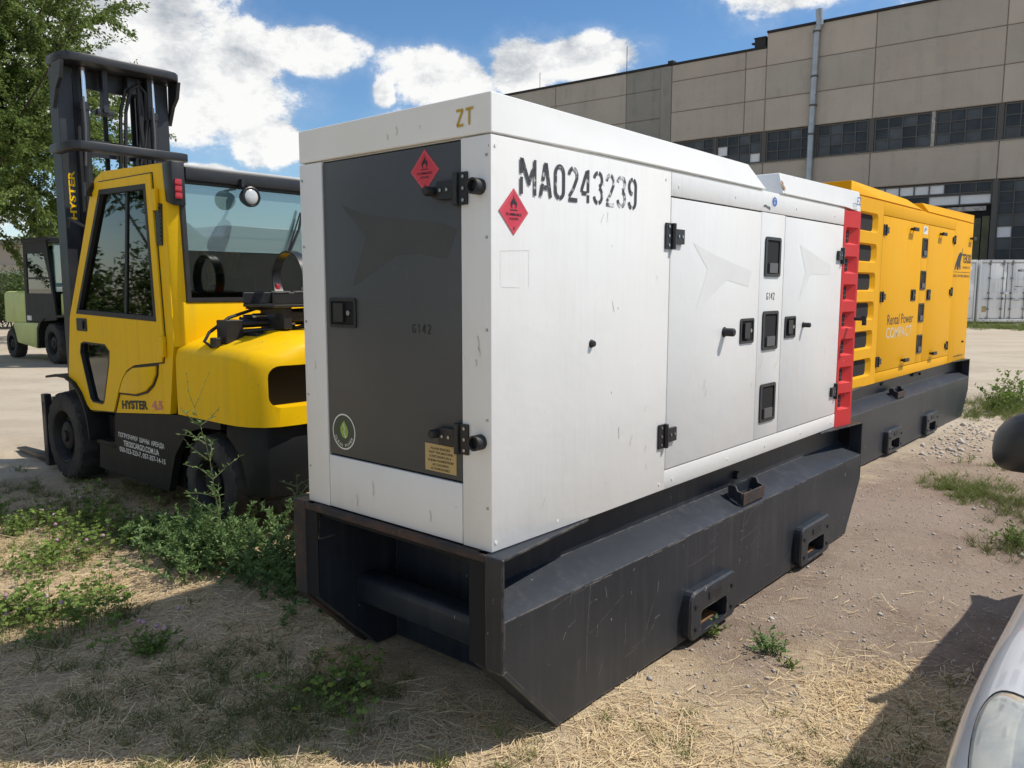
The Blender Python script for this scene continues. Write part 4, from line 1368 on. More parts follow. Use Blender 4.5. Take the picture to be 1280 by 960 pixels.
    write(lg, SIDE, "TEKSIS", 3.565, 1.893, .43, .112, .001, 0, extra=.03)
    write(lg, SIDE, "ENERGY", 3.60, 1.828, .37, .026, .001, 0)
    stroke(lg, SIDE, [(3.17, 1.782), (3.98, 1.782)], .006, .001)
    write(lg, SIDE, "REAL POWER SERVICE", 3.17, 1.722, .80, .030, .001, 0)
    write(lg, SIDE, "www.teksis.com", 3.42, .752, .46, .030, .001, 0)
    lg.build('lettering', INK, pn, recalc=False)
    kn = MB().cyl((3.80, 0, .93), (3.80, -.02, .93), .012, 10)
    kn.build('rubber_stop', RUBBER, pn)
    MB().box(.93, 1.0, .06, .078, .63, .66).box(1.96, 2.16, .05, .078, .64, .67).box(2.24, 2.26, .05, .078, .63, .66).build('hose_clip', RUBBER, g)


M_PALE = M("pale_lettering", (0.60, 0.48, 0.30), 0.5)
yellow_generator()


# ------------------------------------------------------------------ yellow forklift
def wheel(root, name, x0, x1, cy, cz, r, rim_r, sgn, lugs=20, paint=None):
    """industrial tyre turned round the x axis, outer face on the sgn side; rim and hub as sub-parts"""
    w = x1 - x0
    mb = MB()
    c = (0, cy, cz)
    prof = [(x0 + w * .02, rim_r * 1.02), (x0, rim_r * 1.10), (x0 + w * .02, r * .90), (x0 + w * .10, r * .965), (x0 + w * .22, r * .985), (x1 - w * .22, r * .985), (x1 - w * .10, r * .965), (x1 - w * .02, r * .90), (x1, rim_r * 1.10), (x1 - w * .02, rim_r * 1.02)]
    mb.lathe(prof, 'x', c, 44, 0, (False, False))
    for k in range(lugs):
        for side, ph in ((0, 0.0), (1, 0.5)):
            a0 = 2 * math.pi * (k + ph) / lugs
            a1 = a0 + 2 * math.pi / lugs * .55
            xa, xb = (x0 + w * .04, x0 + w * .52) if side == 0 else (x0 + w * .48, x1 - w * .04)
            pts = []
            for rr in (r * .93, r * 1.012):
                for xx, sh in ((xa, 0), (xb, .16 if side == 0 else -.0)):
                    for a in (a0 + sh, a1 + sh):
                        edge = .955 if ((xx == xa and side == 0) or (xx == xb and side == 1)) and rr > r else 1.0
                        pts.append((xx, cy + math.cos(a) * rr * edge, cz + math.sin(a) * rr * edge))
            mb.hexa([pts[0], pts[1], pts[3], pts[2], pts[4], pts[5], pts[7], pts[6]])
    t = mb.build(name, TYRE, root, smooth=True, sharp=35)
    xo = x0 if sgn < 0 else x1
    d = -sgn
    m = MB()
    m.lathe([(xo + d * w * .03, rim_r * 1.04), (xo + d * w * .02, rim_r * .96), (xo + d * w * .10, rim_r * .88), (xo + d * w * .34, rim_r * .80), (xo + d * w * .36, rim_r * .45)], 'x', c, 36, 0, (False, True))
    m.lathe([(xo + d * w * .37, rim_r * .56), (xo + d * w * .14, rim_r * .52), (xo + d * w * .10, rim_r * .44), (xo + d * w * .10, rim_r * .22), (xo + d * w * .02, rim_r * .19)], 'x', c, 28, 0, (False, True))
    xi = x1 if sgn < 0 else x0
    m.lathe([(xi - d * w * .03, rim_r * 1.04), (xi - d * w * .2, rim_r * .9)], 'x', c, 24, 0, (False, True))
    rim = m.build('rim', paint or LIFT_BLACK, t, smooth=True, sharp=35)
    b = MB()
    for k in range(10):
        a = 2 * math.pi * k / 10
        q = (xo + d * w * .33, cy + math.cos(a) * rim_r * .68, cz + math.sin(a) * rim_r * .68)
        b.cyl(q, (q[0] - d * w * .08, q[1], q[2]), rim_r * .055, 6)
    nb = b.build('wheel_nuts', LIFT_BLACK, t)
    nb['kind'] = 'stuff'
    return t


def ring(mb, A, B, f0, f1, mi=0):
    """band between outline A and outline B (same count), thick from f0 to f1"""
    a0, a1, b0, b1 = [f0(p) for p in A], [f1(p) for p in A], [f0(p) for p in B], [f1(p) for p in B]
    mb.loft(a1, b1, mi, caps=False)
    mb.loft(b0, a0, mi, caps=False)
    mb.loft(a0, a1, mi, caps=False)
    mb.loft(b1, b0, mi, caps=False)


def inset(poly, d):
    """shrink a convex-ish outline by d"""
    n = len(poly)
    A = sum(poly[i][0] * poly[(i + 1) % n][1] - poly[(i + 1) % n][0] * poly[i][1] for i in range(n))
    s = 1 if A > 0 else -1
    out = []
    for i in range(n):
        p0, p1, p2 = Vector(poly[i - 1]), Vector(poly[i]), Vector(poly[(i + 1) % n])
        e1, e2 = (p1 - p0).normalized(), (p2 - p1).normalized()
        n1, n2 = Vector((-e1.y, e1.x)) * s, Vector((-e2.y, e2.x)) * s
        b = (n1 + n2)
        b = b / max(b.length_squared, .3) * 2
        out.append(tuple(p1 + b * d))
    return out


def yellow_forklift():
    bx_, by_ = to_xy(1.24, 3.95)
    f = thing('forklift_truck', 'yellow forklift truck with black mast and closed cab parked beside the white generator', 'forklift', (bx_, by_, 0), GZ)
    MB.shift = (1.24, 3.95, 0)
    UL, UR = .62, 1.86
    Y = YELLOW_LIFT
    LEFT = Plane((UL, 0, 0), (0, -1, 0), (0, 0, 1))
    win = [(4.955, 1.39), (4.40, 2.300), (3.672, 2.285), (3.615, 1.365)]
    low = [(4.902, 1.162), (4.843, 1.178), (4.46, 1.174), (4.382, 1.125), (4.401, 1.028), (4.53, .726), (4.560, .709), (4.735, .709), (4.78, .735), (4.925, 1.09)]
    door = [(5.085, 1.36), (4.560, 2.255), (4.43, 2.352), (3.600, 2.344), (3.528, 1.22), (3.569, 1.094), (3.81, 1.068), (4.00, 1.045), (4.12, 1.00), (4.21, .925), (4.29, .812), (4.375, .672), (4.79, .645), (5.19, .86)]
    shell = [(5.105, 1.20), (5.11, 1.36), (4.60, 2.275), (4.50, 2.385), (4.37, 2.428), (3.456, 2.400), (3.415, 1.25), (3.515, .742), (4.41, .660), (4.79, .632), (5.215, .86)]
    for s, a, b in ((-1, UL, UL + .045), (1, UR - .045, UR)):
        sl = MB().prism(shell, 'x', a, b).build('cab_side', Y, f)
        cut(sl, MB().prism(inset(win, -.006), 'x', a - .1, b + .1).prism(inset(low, -.004), 'x', a - .1, b + .1))
        o0, o1 = (UL - .004, UL + .002) if s < 0 else (UR - .002, UR + .004)
        sp = MB().prism(inset(door, -.010), 'x', o0, o1).build('door_seal', RUBBER, f)
        cut(sp, MB().prism(inset(win, -.006), 'x', a - .1, b + .1).prism(inset(low, -.004), 'x', a - .1, b + .1))
        o0, o1 = (UL - .016, UL - .002) if s < 0 else (UR + .002, UR + .016)
        dr = MB().prism(door, 'x', o0, o1).build('cab_door', Y, f, bevel=0)
        cut(dr, MB().prism(win, 'x', a - .1, b + .1).prism(low, 'x', a - .1, b + .1))
        g0 = UL + .012 if s < 0 else UR - .012
        wm = MB()
        wm.prism(inset(win, -.004), 'x', g0 - .003, g0 + .003)
        wm.build('door_window', CAB_GLASS, dr)
        MB().prism(inset(low, -.003), 'x', g0 - .003, g0 + .003).build('lower_window', CAB_GLASS, dr)
        sm = MB()
        e0, e1 = (UL - .018, g0 + .004) if s < 0 else (g0 - .004, UR + .018)
        ring(sm, inset(win, .0005), inset(win, .034), lambda p: (e0, p[0], p[1]), lambda p: (e1, p[0], p[1]))
        ring(sm, inset(low, .0005), inset(low, .012), lambda p: (e0, p[0], p[1]), lambda p: (e1, p[0], p[1]))
        sm.build('window_seal', RUBBER, dr)
        MB().prism([(4.005, 2.29), (3.975, 2.29), (4.105, 1.39), (4.14, 1.39)], 'x', g0 - .012, g0 + .012).build('window_bar', RUBBER, dr)
        if s < 0:
            # raised pod behind the door and its dark outline
            pod = [(4.262, .826), (4.19, .925), (4.115, .985), (4.02, 1.025), (3.66, 1.062), (3.672, 1.0), (3.73, .93), (3.83, .872), (3.99, .836)]
            MB().prism(inset(pod, -.014), 'x', UL - .006, UL).build('pod_seal', RUBBER, f)
            MB().prism(pod, 'x', UL - .022, UL).build('side_pod', Y, f, bevel=.010)
            hd = MB()
            hd.prism(rrect(4.76, 4.945, 1.258, 1.358, .012), 'x', UL - .024, UL - .015)
            hd.prism(rrect(4.80, 4.85, 1.275, 1.34, .012), 'x', UL - .036, UL - .023)
            hd.build('door_handle', BLACK_PLASTIC, dr, bevel=.003, seg=1)
            for z in (2.17, 1.20):
                MB().box(UL - .030, UL - .002, 3.515, 3.575, z - .07, z + .07).build('door_hinge', Y, f, bevel=.006)
            sv = MB()
            sv.prism([(3.565, 2.155), (3.478, 2.140), (3.494, 1.872), (3.565, 1.872)], 'x', UL - .010, UL)
            for k in range(9):
                z = 1.90 + k * .026
                sv.box(UL - .014, UL - .009, 3.498, 3.548, z, z + .012)
            sv.build('air_vent', BLACK_PLASTIC, f)
    # rear pillars, window ring, glass
    for a, b in ((UL + .001, UL + .085), (UR - .085, UR - .001)):
        MB().hexa([(a, 3.415, 1.20), (b, 3.37, 1.20), (b, 3.52, 1.20), (a, 3.52, 1.20), (a, 3.45, 2.40), (b, 3.37, 2.40), (b, 3.52, 2.40), (a, 3.52, 2.40)]).build('rear_pillar', Y, f, bevel=.012)
    rw = [(UL + .078, 1.50), (UR - .078, 1.50), (UR - .060, 2.30), (UL + .060, 2.30)]
    fr = MB()
    ring(fr, rw, inset(rw, .028), lambda p: (p[0], 3.395, p[1]), lambda p: (p[0], 3.352, p[1]))
    rwf = fr.build('rear_window_frame', RUBBER, f)
    gi = inset(rw, .02)
    MB().prism([gi[0], gi[1], (gi[1][0] + .006, 1.835), (gi[0][0] - .006, 1.835)], 'y', 3.372, 3.378).build('rear_window', REAR_GLASS, f)
    MB().prism([(gi[0][0] - .006, 1.839), (gi[1][0] + .006, 1.839), gi[2], gi[3]], 'y', 3.372, 3.378).build('rear_window', TEAL_GLASS, f)
    MB().box(UL + .05, UR - .05, 3.36, 3.50, 1.18, 1.498).build('rear_lower_panel', Y, f, bevel=.01)
    wp = MB().tube([(1.60, 3.33, 2.16), (1.56, 3.325, 2.02), (1.47, 3.325, 1.84)], .010, 6).tube([(1.585, 3.34, 2.14), (1.45, 3.335, 1.80)], .006, 6)
    wp.build('wiper', BLACK_PLASTIC, f)
    # roof: pale top skin, black fascia, corner trim with red lamp, work lamp
    MB().box(UL + .05, UR - .05, 3.335, 4.42, 2.372, 2.392).build('cab_roof', M_ROOF, f, bevel=.006)
    MB().box(UL + .09, UR - .03, 3.325, 3.352, 2.290, 2.371).build('rear_fascia', BLACK_PLASTIC, f, bevel=.006)
    MB().prism([(3.33, 2.12), (3.33, 2.405), (3.46, 2.405), (3.43, 2.15)], 'x', UL - .004, UL + .088).build('corner_trim', BLACK_PLASTIC, f, bevel=.01)
    tl = MB()
    for k in range(3):
        z = 2.165 + k * .043
        tl.box(UL + .012, UL + .058, 3.316, 3.330, z, z + .039)
    tl.build('tail_lamp', TAIL_RED, f, bevel=.004)
    wl = MB()
    ax = (Vector((0, -1, 0)), Vector((1, 0, 0)), Vector((0, 0, 1)))
    wl.lathe([(-.05, .025), (-.045, .05), (0, .068), (.03, .068), (.034, .060), (.028, .056)], ax, (1.10, 3.22, 2.205), 20)
    wl.box(1.09, 1.11, 3.22, 3.30, 2.265, 2.275).box(1.085, 1.115, 3.20, 3.24, 2.262, 2.272).box(1.09, 1.11, 3.29, 3.345, 2.265, 2.33)
    w_ = wl.build('work_lamp', BLACK_PLASTIC, f, smooth=True, sharp=35)
    MB().lathe([(.0, .052), (.026, .052), (.034, .040), (.038, .02)], ax, (1.10, 3.22, 2.205), 20).build('lamp_lens', LENS, w_, smooth=True)
    # front: windscreen pillars and glass
    for a, b in ((UL + .045, UL + .10), (UR - .10, UR - .045)):
        MB().hexa([(a, 5.10, .9), (b, 5.10, .9), (b, 5.0, .9), (a, 5.0, .9), (a, 5.105, 1.36), (b, 5.105, 1.36), (b, 5.0, 1.36), (a, 5.0, 1.36)]).hexa(
            [(a, 5.105, 1.36), (b, 5.105, 1.36), (b, 5.0, 1.36), (a, 5.0, 1.36), (a, 4.50, 2.385), (b, 4.50, 2.385), (b, 4.40, 2.385), (a, 4.40, 2.385)]).build('front_pillar', Y, f)
    MB().hexa([(UL + .1, 5.07, 1.36), (UR - .1, 5.07, 1.36), (UR - .1, 5.06, 1.36), (UL + .1, 5.06, 1.36), (UL + .1, 4.47, 2.37), (UR - .1, 4.47, 2.37), (UR - .1, 4.46, 2.37), (UL + .1, 4.46, 2.37)]).build('windscreen', CAB_GLASS, f)
    # cab interior
    st = MB()
    st.box(1.02, 1.46, 3.82, 4.25, 1.02, 1.14)
    st.hexa([(1.02, 3.80, 1.1), (1.46, 3.80, 1.1), (1.46, 3.92, 1.1), (1.02, 3.92, 1.1), (1.06, 3.66, 1.70), (1.42, 3.66, 1.70), (1.42, 3.74, 1.70), (1.06, 3.74, 1.70)])
    st.build('seat', BLACK_PLASTIC, f, bevel=.04, seg=3)
    db = MB().box(.75, 1.75, 4.62, 4.98, .7, 1.36).box(1.66, 1.78, 4.0, 4.6, .8, 1.20)
    db.build('dashboard', BLACK_PLASTIC, f, bevel=.03)
    sw = MB()
    cq, nq = Vector((1.24, 4.46, 1.52)), Vector((0, -.55, .83)).normalized()
    a1, a2 = Vector((1, 0, 0)), nq.cross(Vector((1, 0, 0)))
    sw.tube([cq + a1 * math.cos(t) * .17 + a2 * math.sin(t) * .17 for t in [2 * math.pi * k / 24 for k in range(24)]], .014, 8, closed=True)
    sw.tube([cq, cq - nq * .25], .03, 10)
    for t in (0, 2.1, 4.2):
        sw.tube([cq, cq + a1 * math.cos(t) * .17 + a2 * math.sin(t) * .17], .012, 6)
    sw.build('steering_wheel', BLACK_PLASTIC, f, smooth=True)
    MB().tube([(.80, 3.62, 1.20), (.80, 3.62, 1.80), (.83, 3.62, 1.86), (.95, 3.62, 1.86), (1.00, 3.62, 1.80), (1.03, 3.62, 1.62)], .022, 8).build('grab_rail', Y, f, smooth=True)
    MB().box(.86, 1.02, 4.62, 4.80, 1.36, 1.46).box(1.62, 1.74, 4.22, 4.4, 1.2, 1.30).build('control_box', TAIL_RED, f, bevel=.01)
    MB().box(.75, 1.73, 3.46, 4.96, .60, .70).build('cab_floor', LIFT_BLACK, f)
    # chassis sides
    chs = [(4.41, .655), (4.44, .43), (4.715, .396), (4.744, .192), (3.609, .184), (3.56, .301), (3.494, .457), (3.315, .64), (3.096, .695), (2.88, .705), (2.87, .765), (3.15, .757), (3.51, .738)]
    for a, b in ((UL + .008, UL + .06), (UR - .06, UR - .008)):
        MB().prism(chs, 'x', a, b).build('chassis_plate', LIFT_BLACK, f)
    MB().box(UL + .22, UR - .22, 2.75, 5.35, .22, .62).box(UL + .10, UR - .10, 3.55, 4.75, .20, .60).build('chassis', LIFT_BLACK, f)
    MB().box(UL + .30, UR - .30, 5.05, 5.45, .25, .95).build('front_axle', LIFT_BLACK, f, bevel=.03)
    # hood and counterweight
    def section(du, dz, v):
        a, b = UL + du, UR - du
        k = (b - a) / (UR - UL)
        z = lambda q: q - dz * (q - .6)
        return [(a, v, .752), (a, v, z(1.00)), (a + .002, v, z(1.13)), (a + .02, v, z(1.19)), (a + .07, v, z(1.225)), (a + .20 * k, v, z(1.275)), (a + .36 * k, v, z(1.32)), (b - .36 * k, v, z(1.32)), (b - .20 * k, v, z(1.275)), (b - .07, v, z(1.225)),
                (b - .02, v, z(1.19)), (b - .002, v, z(1.13)), (b, v, z(1.00)), (b, v, .752)]
    secs = [section(.0, 0, 3.405), section(0, 0, 2.80), section(.008, .005, 2.68), section(.035, .02, 2.585), section(.09, .05, 2.505), section(.17, .08, 2.462), section(.30, .09, 2.445)]
    hm = MB()
    n = len(secs[0])
    vs = [p for s_ in secs for p in s_]
    fs = []
    for i in range(len(secs) - 1):
        for k in range(n):
            k2 = (k + 1) % n
            fs.append((i * n + k, i * n + k2, (i + 1) * n + k2, (i + 1) * n + k))
    fs += [tuple(range(n)), tuple(range((len(secs) - 1) * n, len(secs) * n))]
    hm.add(vs, fs)
    hood = hm.build('counterweight', Y, f, smooth=True, sharp=40)
    op = [(p, q) for p, q in rrect(.735, UR - .115, .868, 1.125, .07, 5)]
    cut(hood, MB().prism(op, 'y', 2.30, 2.60))
    hood.data.polygons.foreach_set('use_smooth', [True] * len(hood.data.polygons))
    hood.data.set_sharp_from_angle(angle=R(40))
    MB().prism(inset(op, .001), 'y', 2.585, 2.60).build('grille_recess', VOID, hood)
    cw = MB()
    cpoly = [(UL + .03, 2.86), (UL + .05, 2.66), (UL + .12, 2.54), (UL + .28, 2.49), (UR - .28, 2.49), (UR - .12, 2.54), (UR - .05, 2.66), (UR - .03, 2.86)]
    cw.prism(cpoly, 'z', .30, .751)
    cwo = cw.build('lower_counterweight', LIFT_BLACK, f, bevel=.02)
    cut(cwo, MB().cyl((UL - .2, 3.06, .33), (UL + .30, 3.06, .33), .40, 32).cyl((UR + .2, 3.06, .33), (UR - .30, 3.06, .33), .40, 32))
    # front wing over the drive wheel
    for s in (-1, 1):
        a, b = (UL - .045, UL + .20) if s < 0 else (UR - .20, UR + .045)
        arcp = [(5.60, .858), (5.40, .885), (5.185, .878), (5.05, .845), (4.935, .772), (4.86, .69), (4.80, .58), (4.77, .42)]
        inn = [(p[0] - (.0 if i < 2 else .018), p[1] - (.022 if i < 5 else .01)) for i, p in enumerate(arcp)]
        m = MB()
        for i in range(len(arcp) - 1):
            p0, p1, q0, q1 = arcp[i], arcp[i + 1], (arcp[i][0] + .012, arcp[i][1] - .02), (arcp[i + 1][0] + .014, arcp[i + 1][1] - .014)
            m.hexa([(a, p0[0], p0[1]), (b, p0[0], p0[1]), (b, p1[0], p1[1]), (a, p1[0], p1[1]), (a, q0[0], q0[1]), (b, q0[0], q0[1]), (b, q1[0], q1[1]), (a, q1[0], q1[1])])
        m.build('wing', LIFT_BLACK, f)
        MB().box(min(a, b) + .05, max(a, b) - .02, 4.42, 4.77, .38, .42).build('step', LIFT_BLACK, f, bevel=.008)
    # wheels
    wheel(f, 'drive_wheel', UL - .035, UL + .215, 5.33, .372, .372, .225, -1, 22)
    wheel(f, 'drive_wheel', UR - .215, UR + .035, 5.33, .372, .372, .225, 1, 22)
    wheel(f, 'steer_wheel', UL + .015, UL + .205, 3.06, .325, .325, .185, -1, 20)
    wheel(f, 'steer_wheel', UR - .205, UR - .015, 3.06, .325, .325, .185, 1, 20)
    # gas-bottle cradle, arms and hoses on the hood
    cr = MB()
    cr.box(.90, 1.60, 2.66, 3.02, 1.47, 1.49).box(.90, 1.60, 2.66, 2.675, 1.49, 1.565).box(.90, 1.60, 3.005, 3.02, 1.49, 1.565)
    cr.box(1.00, 1.06, 2.70, 2.98, 1.33, 1.47).box(1.42, 1.48, 2.70, 2.98, 1.33, 1.47)
    cr.build('gas_cradle', BLACK_PLASTIC, f, bevel=.005, seg=1)
    MB().box(.90, 1.02, 2.655, 2.68, 1.566, 1.575).box(1.06, 1.45, 2.655, 2.68, 1.566, 1.575).build('cradle_edge', STEEL, f)
    hp = MB()
    for k in range(25):
        pass
    t_ = [2 * math.pi * (k / 28) for k in range(29)]
    c0 = Vector((1.15, 2.84, 1.66))
    for x0, x1, r0, r1 in ((1.12, 1.185, .165, .175),):
        prof = [(x0 - 1.15, r0), (x0 - 1.15, r1), (x1 - 1.15, r1), (x1 - 1.15, r0), (x0 - 1.15, r0)]
        ax2 = (Vector((1, 0, 0)), Vector((0, 1, 0)), Vector((0, 0, 1)))
        vs, fs = [], []
        for j, (a, r_) in enumerate(prof[:-1]):
            for t in t_[:-1]:
                vs.append(c0 + ax2[0] * a + ax2[1] * math.cos(t) * r_ + ax2[2] * math.sin(t) * r_)
        N = 28
        for j in range(4):
            for k in range(N):
                fs.append((j * N + k, j * N + (k + 1) % N, ((j + 1) % 4) * N + (k + 1) % N, ((j + 1) % 4) * N + k))
        hp.add(vs, fs)
    hp.build('bottle_strap', BLACK_PLASTIC, f, smooth=True, sharp=40)
    MB().box(1.135, 1.165, 2.985, 3.004, 1.53, 1.62).build('strap_buckle', TAIL_RED, f, bevel=.004)
    am = MB()
    am.tube([(.78, 2.98, 1.36), (1.30, 2.80, 1.38)], .028, 10).tube([(.90, 3.02, 1.40), (1.45, 2.86, 1.42)], .020, 10).tube([(.72, 3.02, 1.30), (1.1, 2.78, 1.335)], .018, 8)
    am.box(.72, .84, 2.92, 3.04, 1.24, 1.39).box(.66, .70, 2.95, 3.02, 1.22, 1.28).box(.86, 1.2, 2.80, 3.0, 1.27, 1.31).box(1.00, 1.30, 2.74, 2.80, 1.38, 1.44)
    am.build('swing_arm', BLACK_PLASTIC, f, bevel=.004, seg=1)
    MB().tube([(.93, 2.96, 1.405), (1.06, 2.91, 1.41)], .023, 10).tube([(1.06, 2.86, 1.355), (1.16, 2.83, 1.358)], .024, 10).build('gas_strut', CHROME, f, smooth=True)
    ho = MB()
    ho.tube([(1.25, 2.98, 1.47), (1.02, 3.04, 1.46), (.82, 3.06, 1.40), (.68, 3.06, 1.31), (.640, 3.05, 1.255), (.665, 3.02, 1.222), (.75, 2.98, 1.232), (.88, 2.92, 1.255), (1.05, 2.84, 1.30), (1.25, 2.76, 1.36), (1.42, 2.74, 1.42)], .011, 8)
    ho.tube([(.90, 2.98, 1.47), (1.1, 2.92, 1.44), (1.3, 2.84, 1.45), (1.45, 2.84, 1.40)], .012, 8)
    ho.tube([(.86, 3.0, 1.40), (.98, 2.90, 1.35), (1.2, 2.84, 1.33), (1.4, 2.8, 1.36)], .010, 8)
    ho.build('gas_hose', RUBBER, f, smooth=True)
    # mast
    ms = MAST_BLACK
    V0 = 5.50

    def channel(u0, u1, v0, v1, z0, z1, openside):
        t = .026
        w = u1 - u0
        p = [(u0, v0), (u1, v0), (u1, v0 + t), (u0 + t, v0 + t), (u0 + t, v1 - t), (u1, v1 - t), (u1, v1), (u0, v1)]
        if openside < 0:
            p = [(u0 + u1 - a, b) for a, b in p][::-1]
        return MB().prism(p, 'z', z0, z1)
    ol = channel(.775, .895, V0, V0 + .17, .08, 3.40, 1).build('outer_mast', ms, f, bevel=.004, seg=1)
    channel(1.585, 1.705, V0, V0 + .17, .08, 3.40, -1).build('outer_mast', ms, f, bevel=.004, seg=1)
    channel(.905, 1.005, V0 + .02, V0 + .16, .10, 3.42, 1).build('inner_mast', ms, f)
    channel(1.475, 1.575, V0 + .02, V0 + .16, .10, 3.42, -1).build('inner_mast', ms, f)
    tb = [(.735, 5.60), (.735, 5.40), (.755, 5.335), (.80, 5.285), (.90, 5.26), (1.58, 5.26), (1.68, 5.285), (1.725, 5.335), (1.745, 5.40), (1.745, 5.60)]
    tb2 = [(.80, 5.60), (.80, 5.41), (.82, 5.365), (.88, 5.335), (1.60, 5.335), (1.66, 5.365), (1.68, 5.41), (1.68, 5.60)]
    MB().prism(tb, 'z', 3.405, 3.475).build('mast_top', ms, f, bevel=.012)
    for u in (.74, 1.71):
        gm = MB().prism([(5.32, 3.404), (5.50, 3.404), (5.52, 3.05), (5.44, 3.20), (5.36, 3.27)], 'x', u, u + .03)
        gm.build('mast_gusset', ms, f)
    lb = [(.690, 5.52), (.690, 5.20), (.715, 5.13), (.77, 5.09), (.85, 5.075), (1.60, 5.075), (1.66, 5.10), (1.68, 5.14), (1.68, 5.24), (1.63, 5.26), (.83, 5.22), (.79, 5.26), (.78, 5.52)]
    MB().prism(lb, 'z', 2.685, 2.752).build('mast_brace', ms, f, bevel=.008)
    for q in ((.78, 1.70, V0 + .03, V0 + .06, 2.70, 2.84), (.90, 1.58, V0 + .06, V0 + .09, 3.26, 3.404), (.90, 1.58, V0 + .04, V0 + .08, 1.3, 1.42)):
        MB().box(*q).build('mast_crossbar', ms, f)
    for u in (1.105, 1.485):
        MB().box(u, u + .046, 5.42, 5.50, 3.06, 3.42).build('drop_plate', ms, f, bevel=.004, seg=1)
    for u in (.955, 1.535):
        cy = MB().cyl((u, 5.44, .3), (u, 5.44, 3.10), .034, 14).cyl((u, 5.44, 3.06), (u, 5.44, 3.12), .042, 14)
        co = cy.build('lift_cylinder', ms, f, smooth=True)
        MB().cyl((u, 5.44, 3.12), (u, 5.44, 3.40), .022, 12).build('cylinder_rod', CHROME, co, smooth=True)
        MB().tube([(u - .03, 5.405, 2.6), (u - .015, 5.40, 2.9), (u - .02, 5.40, 3.16)], .010, 6).build('hydraulic_pipe', GREY_CATCH, co)
    ck = MB()
    for k, (u, vv) in enumerate(((1.275, 5.47), (1.31, 5.45))):
        ck.tube([(u - .04, vv, 1.6), (u - .035, vv, 2.65), (u - .01, vv, 3.10), (u + .04, vv, 3.29), (u + .11, vv, 3.345), (u + .17, vv, 3.29), (u + .185, vv, 3.1), (u + .15, vv, 2.85), (u + .10, vv, 2.68), (u + .09, vv, 1.6)], .016, 8)
    ck.tube([(1.42, 5.46, 3.38), (1.43, 5.46, 3.0), (1.45, 5.46, 2.7), (1.44, 5.46, 1.6)], .018, 8)
    ck.build('mast_hose', RUBBER, f, smooth=True)
    MB().box(1.33, 1.45, 5.46, 5.56, 3.26, 3.40).box(1.06, 1.20, 5.44, 5.52, 3.04, 3.09).build('chain_anchor', ms, f, bevel=.008)
    for u in (1.16, 1.40):
        MB().box(u, u + .035, 5.57, 5.59, .6, 3.36).build('lift_chain', LIFT_BLACK, f)
    tx = MB()
    mp = Plane((.815, V0 - .0005, 2.16), (0, 0, 1), (-1, 0, 0))
    write(tx, mp, "HYSTER", 0, -.052, .40, .052, .002, extra=.03)
    tx.build('lettering', Y, ol, recalc=False)
    # carriage and forks
    cg = MB()
    cg.box(.66, 1.82, 5.93, 5.99, .08, .20).box(.66, 1.82, 5.93, 5.99, .48, .60).box(.66, .72, 5.92, 6.0, .02, .66).box(1.76, 1.82, 5.92, 6.0, .02, .66)
    cg.box(.95, 1.0, 5.68, 5.93, .1, .58).box(1.48, 1.53, 5.68, 5.93, .1, .58)
    cg.build('fork_carriage', ms, f, bevel=.006, seg=1)
    for u in (.76, 1.58):
        k = MB()
        k.box(u, u + .12, 5.995, 6.045, .03, .62)
        k.hexa([(u, 5.995, .0), (u + .12, 5.995, .0), (u + .12, 5.995, .05), (u, 5.995, .05), (u + .02, 7.1, .0), (u + .10, 7.1, .0), (u + .10, 7.1, .015), (u + .02, 7.1, .015)])
        k.build('fork', ms, f)
    # mirror arm at the front pillar
    MB().tube([(UL, 4.72, 2.05), (UL - .06, 4.86, 2.12), (UL - .06, 4.90, 2.05)], .010, 6).build('mirror_arm', BLACK_PLASTIC, f)
    MB().box(UL - .06, UL + .02, 4.52, 4.55, 2.26, 2.36).build('front_lamp_arm', BLACK_PLASTIC, f)
    # lettering
    t1 = MB()
    write(t1, LEFT, "HYSTER", -4.255, .703, .415, .066, .003, 0, extra=.05, slope=.085)
    write(t1, LEFT, "4.5", -3.775, .744, .155, .066, .003, 1, extra=.05, slope=.085)
    t1.build('lettering', [INK, TAIL_RED], f, recalc=False)
    PL2 = Plane((UL + .008, 0, 0), (0, -1, 0), (0, 0, 1))
    t2 = MB()
    write(t2, PL2, "ПОГРУЗЧИКИ  ШИНЫ  АРЕНДА", -4.366, .476, .725, .043, .002, extra=.02)
    write(t2, PL2, "TEKSISCARGO.COM.UA", -4.285, .422, .56, .043, .002, extra=.02)
    write(t2, PL2, "050-323-323-7, 057-357-14-15", -4.36, .366, .725, .043, .002, extra=.02)
    t2.build('lettering', LABEL_WHITE, f, recalc=False)
    MB.shift = (0, 0, 0)


M_ROOF = M("pale_roof_skin", (0.55, 0.55, 0.53), 0.5, vary=(3, 0.4, (0.4, 0.39, 0.36)))
yellow_forklift()


